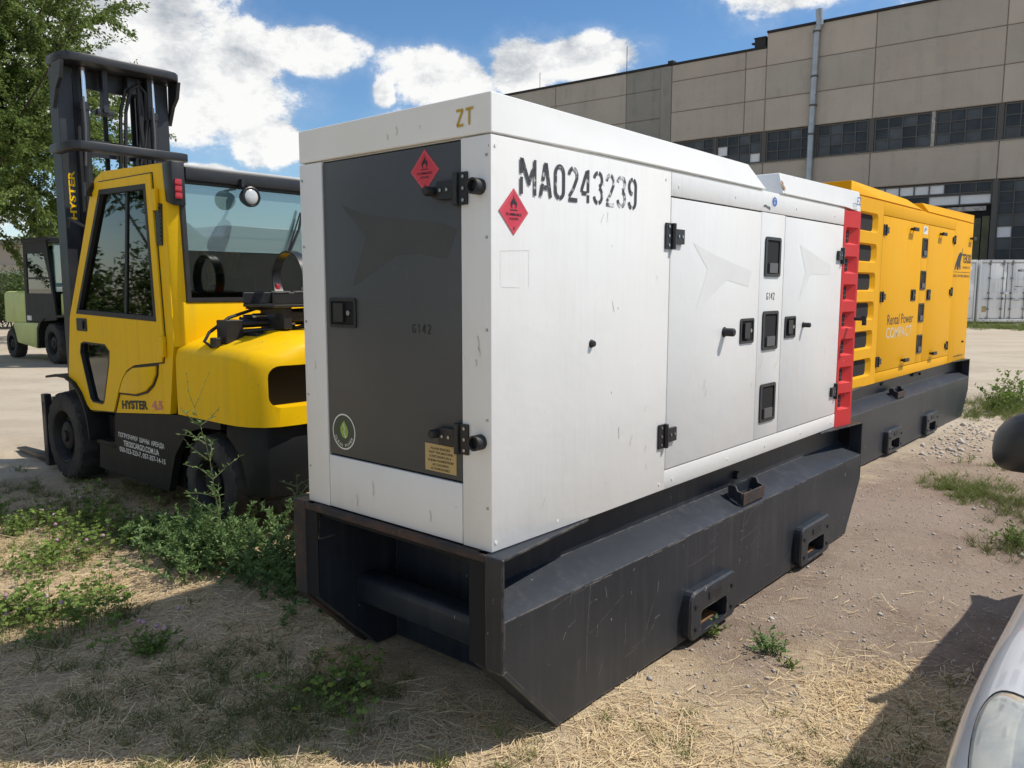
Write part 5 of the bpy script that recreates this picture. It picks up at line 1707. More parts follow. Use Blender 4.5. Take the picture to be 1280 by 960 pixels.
# ------------------------------------------------------------------ lime green forklift in the distance
def green_forklift():
    D = Vector((0.7656, -0.6433, 0))
    root = thing('forklift_truck', 'lime green forklift truck with a dark cab standing far left under the tree', 'forklift', (-11.369, 18.202, 0), math.atan2(D.y, D.x))
    g = root
    # x forward, y to the left (away from the camera), z up; near side at y = 0
    W = 1.35
    cw = [(-.34, .80), (-.30, 1.44), (-.20, 1.50), (.98, 1.50), (.92, .80)]
    MB().prism(cw, 'y', .02, W - .02).build('counterweight', LIME, g, bevel=.06, seg=3)
    MB().prism([(.19, .81), (1.66, .84), (1.62, .72), (1.55, .28), (.42, .36)], 'y', .0, W).build('chassis', LIME, g, bevel=.03)
    MB().box(.40, 2.9, .15, W - .15, .30, .75).build('underframe', LIFT_BLACK, g)
    cab = MB()
    fr = [(.96, .83), (1.06, 2.56), (2.32, 2.58), (2.62, .92)]
    win = [(1.17, 1.80), (1.21, 2.30), (2.14, 2.30), (2.35, 1.80)]
    win2 = [(1.15, 1.46), (1.165, 1.76), (2.365, 1.76), (2.45, 1.46)]
    for y0, y1 in ((.02, .06), (W - .06, W - .02)):
        sl = MB().prism(fr, 'y', y0, y1).build('cab_side', LIFT_BLACK, g)
        cut(sl, MB().prism(win, 'y', y0 - .1, y1 + .1).prism(win2, 'y', y0 - .1, y1 + .1))
        MB().prism(inset(win, -.005), 'y', y0 + .015, y0 + .021).prism(inset(win2, -.005), 'y', y0 + .015, y0 + .021).build('side_window', CAB_GLASS, g)
    MB().box(1.02, 2.45, .0, W, 2.54, 2.62).build('cab_roof', LIFT_BLACK, g, bevel=.02)
    MB().box(2.30, 3.52, .04, W - .04, 2.49, 2.56).build('guard_roof', LIFT_BLACK, g, bevel=.015)
    for y in (.03, W - .08):
        MB().hexa([(3.36, y, 1.0), (3.42, y, 1.0), (3.42, y + .05, 1.0), (3.36, y + .05, 1.0), (3.46, y, 2.5), (3.52, y, 2.5), (3.52, y + .05, 2.5), (3.46, y + .05, 2.5)]).build('front_pillar', LIFT_BLACK, g)
    MB().hexa([(2.66, .1, 1.0), (3.3, .1, 1.0), (3.3, W - .1, 1.0), (2.66, W - .1, 1.0), (2.70, .1, 1.46), (3.33, .1, 1.42), (3.33, W - .1, 1.42), (2.70, W - .1, 1.46)]).build('front_cowl', LIME, g, bevel=.02)
    MB().box(2.50, 2.54, .08, W - .08, 1.5, 2.5).build('cab_front_glass', TEAL_GLASS, g)
    MB().box(1.0, 1.05, .1, W - .1, 1.5, 2.5).build('cab_rear_glass', CAB_GLASS, g)
    MB().prism([(1.60, .30), (1.66, .68), (1.80, .84), (2.02, .94), (3.05, .99), (3.05, 1.03), (1.98, 1.0), (1.74, .90), (1.58, .70), (1.52, .30)], 'y', .0, W).build('wing', LIFT_BLACK, g)
    for y in (.26, W - .38):
        MB().box(3.50, 3.66, y, y + .12, .10, 2.75).build('mast_rail', MAST_BLACK, g, bevel=.01)
    for z in (.5, 1.6, 2.68):
        MB().box(3.56, 3.64, .38, W - .38, z, z + .08).build('mast_crossbar', MAST_BLACK, g)
    for y in (.45, W - .51):
        MB().cyl((3.60, y, .3), (3.60, y, 2.6), .035, 10).build('lift_cylinder', GREY_CATCH, g, smooth=True)
        MB().hexa([(3.70, y, .06), (3.70, y + .1, .06), (3.75, y + .1, .06), (3.75, y, .06), (3.70, y, .7), (3.70, y + .1, .7), (3.75, y + .1, .7), (3.75, y, .7)]).box(3.75, 4.75, y, y + .1, .05, .09).build('fork', MAST_BLACK, g)
    MB().box(2.9, 3.3, .06, .30, .25, .95).build('step', GREY_CATCH, g)
    MB().box(3.16, 3.24, .0, .10, 2.22, 2.42).build('head_lamp', LENS, g, bevel=.015)
    MB().box(1.10, 1.30, -.002, .03, .88, .98).build('sticker', LABEL_WHITE, g)
    tx = MB()
    pl = Plane((0, 0, 0), (1, 0, 0), (0, 0, 1))
    write(tx, pl, "FORKLIFT", .62, .56, .52, .06, .004)
    seat = MB().box(1.35, 1.85, .45, .95, 1.0, 1.2).box(1.30, 1.45, .45, .95, 1.2, 1.75)
    seat.build('seat', BLACK_PLASTIC, g, bevel=.04)
    # wheels turn about the y axis here: build along x then swap
    for nm, cx, r, w, rim in (('steer_wheel', .04, .33, .24, .19), ('drive_wheel', 2.36, .43, .30, .26)):
        for y0, sg in ((.0, -1), (W - w, 1)):
            t = wheel(g, nm, y0, y0 + w, cx, r, r, rim, sg, 18, LIME if nm == 'x' else None)
            for o in [t] + list(t.children):
                me = o.data
                co = np.empty(len(me.vertices) * 3)
                me.vertices.foreach_get('co', co)
                co = co.reshape(-1, 3)[:, [1, 0, 2]]
                me.vertices.foreach_set('co', co.ravel())
                me.flip_normals()
                me.update()


green_forklift()


# ------------------------------------------------------------------ white car, front corner next to the camera
def white_car():
    cx, cy = to_xy(1.55, -2.33)
    car = thing('parked_car', 'white car with a black door mirror and yellowed headlight cut off at the lower right', 'car', (cx, cy, 0), GZ)
    MB.shift = (1.55, -2.33, 0)
    VC, HW = -2.30, .89
    L0, L1 = -.73, 3.41

    def plan(u):
        t = min(max((u - L0) / .95, 0), 1)
        front = (1 - (1 - t) ** 2.6) ** (1 / 2.6)
        t2 = min(max((L1 - u) / .7, 0), 1)
        back = (1 - (1 - t2) ** 2.6) ** (1 / 2.6)
        return HW * max(.02, (.62 + .38 * front) if t > 0 else .62) * (.70 + .30 * back)

    def top(u):
        pts = [(L0, .60), (-.67, .70), (-.50, .80), (-.25, .885), (.15, .955), (.65, 1.0), (2.95, 1.0), (3.25, .97), (L1, .80)]
        for (a, za), (b, zb_) in zip(pts, pts[1:]):
            if u <= b:
                s = (u - a) / (b - a)
                return za + (zb_ - za) * s
        return pts[-1][1]

    def S(u, q, lift=0.0):
        """q from -1 (far sill) over the top (0) to 1 (near sill)"""
        a = q * math.pi / 2 * 1.12
        n = 2.0 / 3.4
        s, c = math.sin(a), math.cos(a)
        hw, zt = plan(u), top(u)
        zc = .50
        y = math.copysign(abs(s) ** n, s) * hw * (1.0 if c > 0 else 1 - .06 * abs(c) / .2)
        z = zc + (math.copysign(abs(c) ** n, c)) * ((zt - zc) if c > 0 else .42)
        return Vector((u, VC + y, z))
    us = np.concatenate([np.linspace(L0, .45, 30), np.linspace(.55, L1, 26)])
    qs = np.linspace(-1, 1, 61)
    vs = [S(u, q) for u in us for q in qs]
    m = len(qs)
    fs = [(i * m + k, i * m + k + 1, (i + 1) * m + k + 1, (i + 1) * m + k) for i in range(len(us) - 1) for k in range(m - 1)]
    fs += [tuple(range(m))[::-1], tuple(range((len(us) - 1) * m, len(us) * m))]
    body = MB().add(vs, fs).build('car_body', CAR_WHITE, car, smooth=True, sharp=50)
    # wheel arches
    am = MB()
    for u in (.17, 2.70):
        am.cyl((u, VC - 1.2, .30), (u, VC - .58, .30), .36, 32).cyl((u, VC + .58, .30), (u, VC + 1.2, .30), .36, 32)
    cut(body, am)
    body.data.polygons.foreach_set('use_smooth', [True] * len(body.data.polygons))
    body.data.set_sharp_from_angle(angle=R(45))

    def patch(name, mat, uc, qc, ru, rq, lift, shape=2.6, nn=14, dome=.0):
        """curved piece lying on the body surface, rounded outline"""
        gv, gf = [], []
        for i in range(nn + 1):
            r = i / nn
            for k in range(32):
                t = 2 * math.pi * k / 32
                ex = 2 / shape
                du = math.copysign(abs(math.cos(t)) ** ex, math.cos(t)) * r
                dq = math.copysign(abs(math.sin(t)) ** ex, math.sin(t)) * r
                u, q = uc + du * ru + dq * ru * .35, qc + dq * rq
                u = max(u, L0 + .002)
                p = S(u, q)
                e = 1e-3
                n_ = (S(u + e, q) - p).cross(S(u, q + e) - p)
                n_ = n_.normalized() if n_.length > 0 else Vector((0, 0, 1))
                if n_.dot(p - Vector((u + .5, VC, .45))) < 0:
                    n_ = -n_
                gv.append(p + n_ * (lift * min(1, (1 - r) * 12 + .02) + dome * (1 - r * r)))
        for i in range(nn):
            for k in range(32):
                gf.append((i * 32 + k, i * 32 + (k + 1) % 32, (i + 1) * 32 + (k + 1) % 32, (i + 1) * 32 + k))
        return MB().add(gv, gf).build(name, mat, car, smooth=True, recalc=True)
    for sg in (1, -1):
        r_ = patch('headlight', CAR_LENS, -.40, .520 * sg, .25, .115 * sg, .006, dome=.004)
        # outline gap round the lamp, and the lamp bulb bezel under the lens edge
        gv = []
        for k in range(48):
            t = 2 * math.pi * k / 48
            ex = 2 / 2.6
            du = math.copysign(abs(math.cos(t)) ** ex, math.cos(t))
            dq = math.copysign(abs(math.sin(t)) ** ex, math.sin(t))
            gv.append(S(max(-.40 + du * .253 + dq * .25 * .35, L0 + .002), (.520 + dq * .117) * sg))
        MB().tube(gv, .0022, 6, closed=True).build('lamp_gap', CAR_BLACK, car)
    # bonnet shut line, running just inside the wing crest
    for sg in (1, -1):
        ln = [S(u, .40 * sg) + Vector((0, 0, .0005)) for u in np.linspace(-.55, .75, 24)]
        MB().tube(ln, .003, 5).build('bonnet_gap', CAR_BLACK, car)
    MB().tube([S(-.65, q) + Vector((-.002, 0, 0)) for q in np.linspace(-.45, .45, 20)], .02, 6).build('grille_bar', CAR_BLACK, car)
    MB().box(L0 - .012, L0 + .02, VC - .26, VC + .26, .36, .47).build('number_plate', LABEL_WHITE, car, bevel=.004)
    # greenhouse
    gh = MB()
    secs = []
    for u, hw, z in ((.53, .76, .985), (1.30, .60, 1.43), (1.65, .58, 1.49), (2.35, .57, 1.50), (2.85, .50, 1.34), (3.27, .62, .98)):
        zb_ = .97
        secs.append([(u, VC - .80 if u > .55 else VC - .78, zb_), (u, VC - (.80 * (z - zb_ < .1) + hw * (z - zb_ >= .1)) + 0, z - .06 if z > 1.1 else z), (u, VC - hw * .8, z), (u, VC + hw * .8, z), (u, VC + (.80 * (z - zb_ < .1) + hw * (z - zb_ >= .1)), z - .06 if z > 1.1 else z), (u, VC + .80 if u > .55 else VC + .78, zb_)])
    n = 6
    v_ = [p for s in secs for p in s]
    f_ = [(i * n + k, i * n + (k + 1) % n, (i + 1) * n + (k + 1) % n, (i + 1) * n + k) for i in range(len(secs) - 1) for k in range(n)]
    f_ += [tuple(range(n)), tuple(range((len(secs) - 1) * n, len(secs) * n))]
    gh.add(v_, f_)
    gh.build('cabin_glass', CAR_GLASS, car, bevel=.03)
    rf = MB()
    for i in range(1, 4):
        a, b = secs[i], secs[i + 1]
        up = Vector((0, 0, .012))
        rf.hexa([Vector(a[1]), Vector(a[4]), Vector(b[4]), Vector(b[1]), Vector(a[2]) + up, Vector(a[3]) + up, Vector(b[3]) + up, Vector(b[2]) + up])
    rf.build('car_roof', CAR_WHITE, car, smooth=True, sharp=60)
    for sg in (1, -1):
        for u0_, z0_, u1_, z1_ in ((.55, .985, 1.31, 1.42), (1.95, .98, 2.00, 1.47), (3.25, .99, 2.85, 1.28)):
            MB().tube([(u0_, VC + sg * .79, z0_), (u1_, VC + sg * ((.48 if u1_ == 2.85 else .60) if u1_ != 2.00 else .60), z1_)], .030, 8).build('roof_pillar', CAR_WHITE, car, smooth=True)
    # door mirrors
    for sg in (1, -1):
        c = Vector((.816, VC + sg * .873, 1.149))
        mv, mf = [], []
        nu, nv = 24, 14
        for i in range(nv + 1):
            a = math.pi * i / nv
            for k in range(nu):
                t = 2 * math.pi * k / nu
                x = -math.cos(a)
                rr = math.sin(a) ** .62
                y = math.copysign(abs(math.cos(t)) ** .75, math.cos(t)) * rr
                z = math.copysign(abs(math.sin(t)) ** .75, math.sin(t)) * rr
                mv.append(c + Vector((x * .07, y * .125 + x * .02 * sg, z * .092 - .03 * y * y)))
        for i in range(nv):
            for k in range(nu):
                mf.append((i * nu + k, i * nu + (k + 1) % nu, (i + 1) * nu + (k + 1) % nu, (i + 1) * nu + k))
        mo = MB().add(mv, mf).build('door_mirror', CAR_BLACK, car, smooth=True)
        MB().tube([(.83, VC + sg * .70, 1.02), (.82, VC + sg * .82, 1.09)], .03, 8).build('mirror_arm', CAR_BLACK, mo, smooth=True)
    for u in (.17, 2.70):
        wheel(car, 'wheel', VC - .86, VC - .66, u, .30, .30, .20, -1, 24)
        wheel(car, 'wheel', VC + .66, VC + .86, u, .30, .30, .20, 1, 24)
        for o in [o for o in car.children if o.name.startswith('wheel')][-2:]:
            for q in [o] + list(o.children):
                me = q.data
                co = np.empty(len(me.vertices) * 3)
                me.vertices.foreach_get('co', co)
                co = co.reshape(-1, 3)
                sh = np.array(MB.shift)
                co = (co + sh)[:, [1, 0, 2]] - sh
                me.vertices.foreach_set('co', co.ravel())
                me.flip_normals()
                me.update()
    MB.shift = (0, 0, 0)


white_car()


# ------------------------------------------------------------------ plants and litter
def np_mesh(name, V, F, mat, parent=None, shift=(0, 0, 0)):
    """V (n,3) floats, F (m,k) ints, all faces the same size"""
    me = bpy.data.meshes.new(name)
    V = np.asarray(V, dtype=np.float32) - np.asarray(shift, dtype=np.float32)
    F = np.asarray(F, dtype=np.int32)
    k = F.shape[1]
    me.vertices.add(len(V))
    me.vertices.foreach_set('co', V.ravel())
    me.loops.add(F.size)
    me.loops.foreach_set('vertex_index', F.ravel())
    me.polygons.add(len(F))
    me.polygons.foreach_set('loop_start', np.arange(0, F.size, k, dtype=np.int32))
    me.polygons.foreach_set('loop_total', np.full(len(F), k, dtype=np.int32))
    me.update(calc_edges=True)
    me.materials.append(mat)
    o = bpy.data.objects.new(name, me)
    COL.objects.link(o)
    if parent:
        o.parent = parent
    return o


def unit(a):
    return a / np.maximum(np.linalg.norm(a, axis=-1, keepdims=True), 1e-9)


def leaves(P, D, L, Wd, seed, droop=0.25):
    """folded leaf: base, two sides, tip; returns verts and quads"""
    r = np.random.default_rng(seed)
    n = len(P)
    D = unit(D)
    rnd = unit(r.normal(size=(n, 3)) + np.array([0, 0, 1.2]))
    S = unit(np.cross(D, rnd))
    N = np.cross(S, D)
    L = np.broadcast_to(L, (n,))[:, None]
    Wd = np.broadcast_to(Wd, (n,))[:, None]
    mid = P + D * L * .45
    V = np.stack([P, mid + S * Wd * .5 + N * Wd * .12, P + D * L - N * L * droop, mid - S * Wd * .5 + N * Wd * .12], 1).reshape(-1, 3)
    F = np.arange(n * 4).reshape(n, 4)
    return V, F


def ribbons(P, D, L, Wd, bend, seg=3, flatlie=False, seed=0):
    """thin blades: P roots, D start directions, bending by vector bend*t^2; returns verts and quads"""
    r = np.random.default_rng(seed)
    n = len(P)
    D = unit(D)
    up = np.tile(np.array([0, 0, 1.0]), (n, 1))
    if flatlie:
        S = unit(np.cross(D, up + r.normal(size=(n, 3)) * .25))
    else:
        S = unit(np.cross(D, unit(r.normal(size=(n, 3)))))
    rings = []
    for k in range(seg + 1):
        t = k / seg
        c = P + D * (L * t)[:, None] + bend * (t * t)
        w = (Wd * (1.0 if flatlie else (1 - t * .85)))[:, None] * .5
        rings += [c - S * w, c + S * w]
    V = np.stack(rings, 1)
    m = 2 * (seg + 1)
    base = (np.arange(n) * m)[:, None]
    F = np.concatenate([np.stack([base[:, 0] + 2 * k, base[:, 0] + 2 * k + 1, base[:, 0] + 2 * k + 3, base[:, 0] + 2 * k + 2], 1) for k in range(seg)])
    return V.reshape(-1, 3), F


def gz(x, y):
    x = np.asarray(x, float)
    y = np.asarray(y, float)
    far = np.clip((np.hypot(x, y - 4) - 14) / 20, 0, 1)
    return ground_z(x, y) * (1 - far) - 0.012 * far


def skid_mask(u, v):
    """True where the white skid, or the far skid, stands on the ground"""
    return ((u > .2) & (u < 3.45) & (v > -.09) & (v < 1.13)) | ((u > 5.2) & (u < 9.3) & (v > .45) & (v < 1.9))


def scatter_straw():
    r = np.random.default_rng(21)

    def batch(n, ulo, uhi, vlo, vhi, keep):
        u = r.uniform(ulo, uhi, n)
        v = r.uniform(vlo, vhi, n)
        x, y = to_xy(u, v)
        k = (keep(u, v, x, y) > r.uniform(0, 1, n)) & ~skid_mask(u, v)
        return x[k], y[k]

    def dens(u, v, x, y):
        cl = np.clip(.55 + .5 * fbm2(x, y, 31, 1.6, 3), 0, 1)
        wob = .35 * fbm2(x, y, 33, .7, 3)
        left = np.clip((v + wob - .1) / .5, 0, 1) * np.clip((4.9 - v - wob) / .8, 0, 1)
        near = np.clip((1.15 - u + wob) / .45, 0, 1) * np.clip((1.4 - v) / .4, 0, 1)
        near2 = np.clip((1.75 - u + wob) / .5, 0, 1) * np.clip((-.42 - v + .35 * wob) / .25, 0, 1) * .9
        bare = np.clip(1 - np.exp(-(((u - .95) / .35) ** 2 + ((v + .22) / .16) ** 2)) * 1.1, 0, 1)
        return np.maximum(np.maximum(left, near), near2) * cl * bare + .012
    X, Y = [], []
    for n, a in ((105000, (-1.4, 2.6, -2.0, 1.6)), (75000, (-1.5, 1.3, .9, 5.2)), (9000, (1.5, 9, -2.2, .4))):
        x, y = batch(n, *a, dens)
        X.append(x)
        Y.append(y)
    x, y = np.concatenate(X), np.concatenate(Y)
    n = len(x)
    z = gz(x, y) + r.uniform(.001, .016, n) ** 1.0
    th = r.uniform(0, 2 * np.pi, n)
    D = np.stack([np.cos(th), np.sin(th), r.normal(0, .10, n)], 1)
    L = r.gamma(2.2, .022, n) + .015
    bend = np.stack([-np.sin(th), np.cos(th), np.zeros(n)], 1) * (r.normal(0, .28, n) * L)[:, None]
    V, F = ribbons(np.stack([x, y, z], 1), D, L, r.uniform(.0014, .0036, n), bend, 2, True, 5)
    o = np_mesh('dry_straw', V, F, STRAW)
    o['kind'] = 'stuff'


def scatter_grass():
    r = np.random.default_rng(44)
    # centre (u, v), spread, blades, height, fresh?
    patches = [((-.55, 1.00), (.28, .30), 1700, .065, 0), ((-.80, 1.20), (.20, .25), 900, .06, 0), ((-.40, .72), (.20, .20), 1100, .065, 0), ((-.12, .72), (.14, .14), 1300, .075, 0),
               ((-.10, 1.15), (.18, .22), 900, .055, 0), ((-.40, 1.50), (.12, .2), 260, .05, 0), ((-.72, 2.25), (.22, .25), 900, .07, 0), ((-.30, 2.2), (.20, .14), 350, .06, 0),
               ((.02, .02), (.10, .05), 130, .07, 1), ((.18, -.14), (.12, .06), 120, .05, 1), ((.45, -.45), (.35, .15), 240, .04, 1), ((.72, -1.02), (.28, .14), 800, .045, 0), ((1.2, -1.15), (.3, .12), 420, .045, 0),
               ((.30, 4.2), (.5, .4), 1400, .08, 0), ((-.1, 4.0), (.35, .5), 900, .08, 1), ((.75, 4.6), (.4, .4), 1300, .07, 0), ((.2, 5.3), (.4, .4), 900, .08, 0), ((1.1, 4.0), (.3, .4), 500, .06, 0),
               ((5.25, -.28), (.22, .12), 1300, .075, 1), ((5.06, -.55), (.22, .14), 1500, .08, 1), ((4.95, -.80), (.22, .16), 1600, .07, 0), ((4.6, -1.0), (.2, .15), 700, .06, 0), ((3.8, -.97), (.18, .12), 800, .07, 0), ((6.4, -.35), (.15, .1), 300, .07, 1),
               ((10.0, .15), (.45, .30), 3000, .11, 1), ((10.7, .30), (.5, .35), 2600, .13, 0), ((11.6, -.1), (.6, .4), 1800, .10, 1), ((9.4, .30), (.12, .2), 500, .12, 0),
               ((34.6, 3.6), (.8, 2.6), 4200, .26, 1), ((35.5, 1.6), (.8, 2.6), 3600, .3, 0), ((33.8, 2.5), (.5, 3.0), 1500, .14, 1)]
    for name, mat, fresh in (('grass', GRASS, 0), ('fresh_grass', GRASS_LIGHT, 1)):
        Vs, Fs, off = [], [], 0
        for (c, s, n, h, fr) in patches:
            if fr != fresh:
                continue
            # blades grow in tufts
            nt = max(4, n // 26)
            tu, tv = r.normal(c[0], s[0], nt), r.normal(c[1], s[1], nt)
            k = r.integers(0, nt, n)
            sp = .018 if h < .2 else .12
            u, v = tu[k] + r.normal(0, sp, n), tv[k] + r.normal(0, sp, n)
            ok = ~skid_mask(u, v)
            u, v = u[ok], v[ok]
            m = len(u)
            x, y = to_xy(u, v)
            z = gz(x, y) - .003
            th = r.uniform(0, 2 * np.pi, m)
            lean = r.uniform(.1, .9, m)
            D = np.stack([np.cos(th) * lean, np.sin(th) * lean, np.ones(m)], 1)
            L = h * r.gamma(6, 1 / 6, m)
            bend = np.stack([np.cos(th), np.sin(th), -.5 * np.ones(m)], 1) * (L * r.uniform(.1, .6, m))[:, None]
            V, F = ribbons(np.stack([x, y, z], 1), D, L, r.uniform(.002, .0045, m) * (1 if h < .2 else 4), bend, 3, False, 3)
            Vs.append(V)
            Fs.append(F + off)
            off += len(V)
        o = np_mesh(name, np.concatenate(Vs), np.concatenate(Fs), mat)
        o['kind'] = 'stuff'


def scatter_stones():
    r = np.random.default_rng(3)

    def stones(name, mat, u, v, s):
        ok = ~skid_mask(u, v)
        u, v, s = u[ok], v[ok], s[ok]
        n = len(u)
        x, y = to_xy(u, v)
        z = gz(x, y) + s * .15
        base = np.array([[1, 0, 0], [0, 1, 0], [-1, 0, 0], [0, -1, 0], [0, 0, .7], [0, 0, -.6]], float)
        sc = r.uniform(.55, 1.25, (n, 6, 3))
        P = base[None] * sc * (s[:, None, None])
        a = r.uniform(0, 6.28, n)
        ca, sa = np.cos(a)[:, None], np.sin(a)[:, None]
        P = np.stack([P[..., 0] * ca - P[..., 1] * sa, P[..., 0] * sa + P[..., 1] * ca, P[..., 2]], -1)
        V = (P + np.stack([x, y, z], 1)[:, None]).reshape(-1, 3)
        f = np.array([[0, 1, 4], [1, 2, 4], [2, 3, 4], [3, 0, 4], [1, 0, 5], [2, 1, 5], [3, 2, 5], [0, 3, 5]])
        F = (np.arange(n)[:, None, None] * 6 + f[None]).reshape(-1, 3)
        o = np_mesh(name, V, F, mat)
        o['kind'] = 'stuff'
    n = 9000
    stones('gravel', STONE, np.concatenate([r.uniform(.6, 9, n), r.uniform(-1, 3, n // 3)]), np.concatenate([r.uniform(-2.0, .4, n), r.uniform(-1.2, 5, n // 3)]), r.gamma(1.6, .0022, n + n // 3) + .0015)
    u = np.concatenate([r.normal(7.9, .65, 260), r.normal(7.0, .35, 60), r.uniform(1, 8, 160)])
    v = np.concatenate([r.normal(.10, .17, 260), r.normal(.1, .15, 60), r.uniform(-1.3, .2, 160)])
    stones('white_gravel', STONE_PALE, u, v, np.concatenate([r.gamma(3, .0042, 260) + .003, r.gamma(3, .006, 60) + .004, r.gamma(2, .003, 160) + .003]))


def stem_leaf_plant(root, name_leaf, stems, leaf_per_m, leaf_len, leaf_w, leaf_mat, stem_mat, seed, spread=1.0, stem_r=.0025, up=.55):
    """stems: list of point lists; fills leaves along them"""
    r = np.random.default_rng(seed)
    sm = MB()
    P, D = [], []
    for pts in stems:
        pts = [Vector(p) for p in pts]
        sm.tube(pts, [stem_r * (1 - .7 * i / (len(pts) - 1)) for i in range(len(pts))], 4)
        for a, b in zip(pts[:-1], pts[1:]):
            ln = (b - a).length
            k = max(1, int(ln * leaf_per_m))
            for t in r.uniform(0, 1, k):
                p = a + (b - a) * t
                th = r.uniform(0, 2 * math.pi)
                d = Vector((math.cos(th) * spread, math.sin(th) * spread, up + r.normal(0, .3))) + (b - a).normalized() * .4
                P.append(tuple(p))
                D.append(tuple(d))
    P, D = np.array(P), np.array(D)
    n = len(P)
    L = leaf_len * r.uniform(.5, 1.3, n)
    V, F = leaves(P, D, L, L * leaf_w, seed + 1)
    sm.build('stem', stem_mat, root)
    np_mesh(name_leaf, V, F, leaf_mat, root)


def curvy(p, d, L, n, wob, r, sag=0.0):
    pts = [np.array(p, float)]
    d = np.array(d, float)
    d /= np.linalg.norm(d)
    for k in range(n):
        d = d + r.normal(0, wob, 3) - np.array([0, 0, sag])
        d /= np.linalg.norm(d)
        pts.append(pts[-1] + d * L / n)
    return [tuple(q) for q in pts]


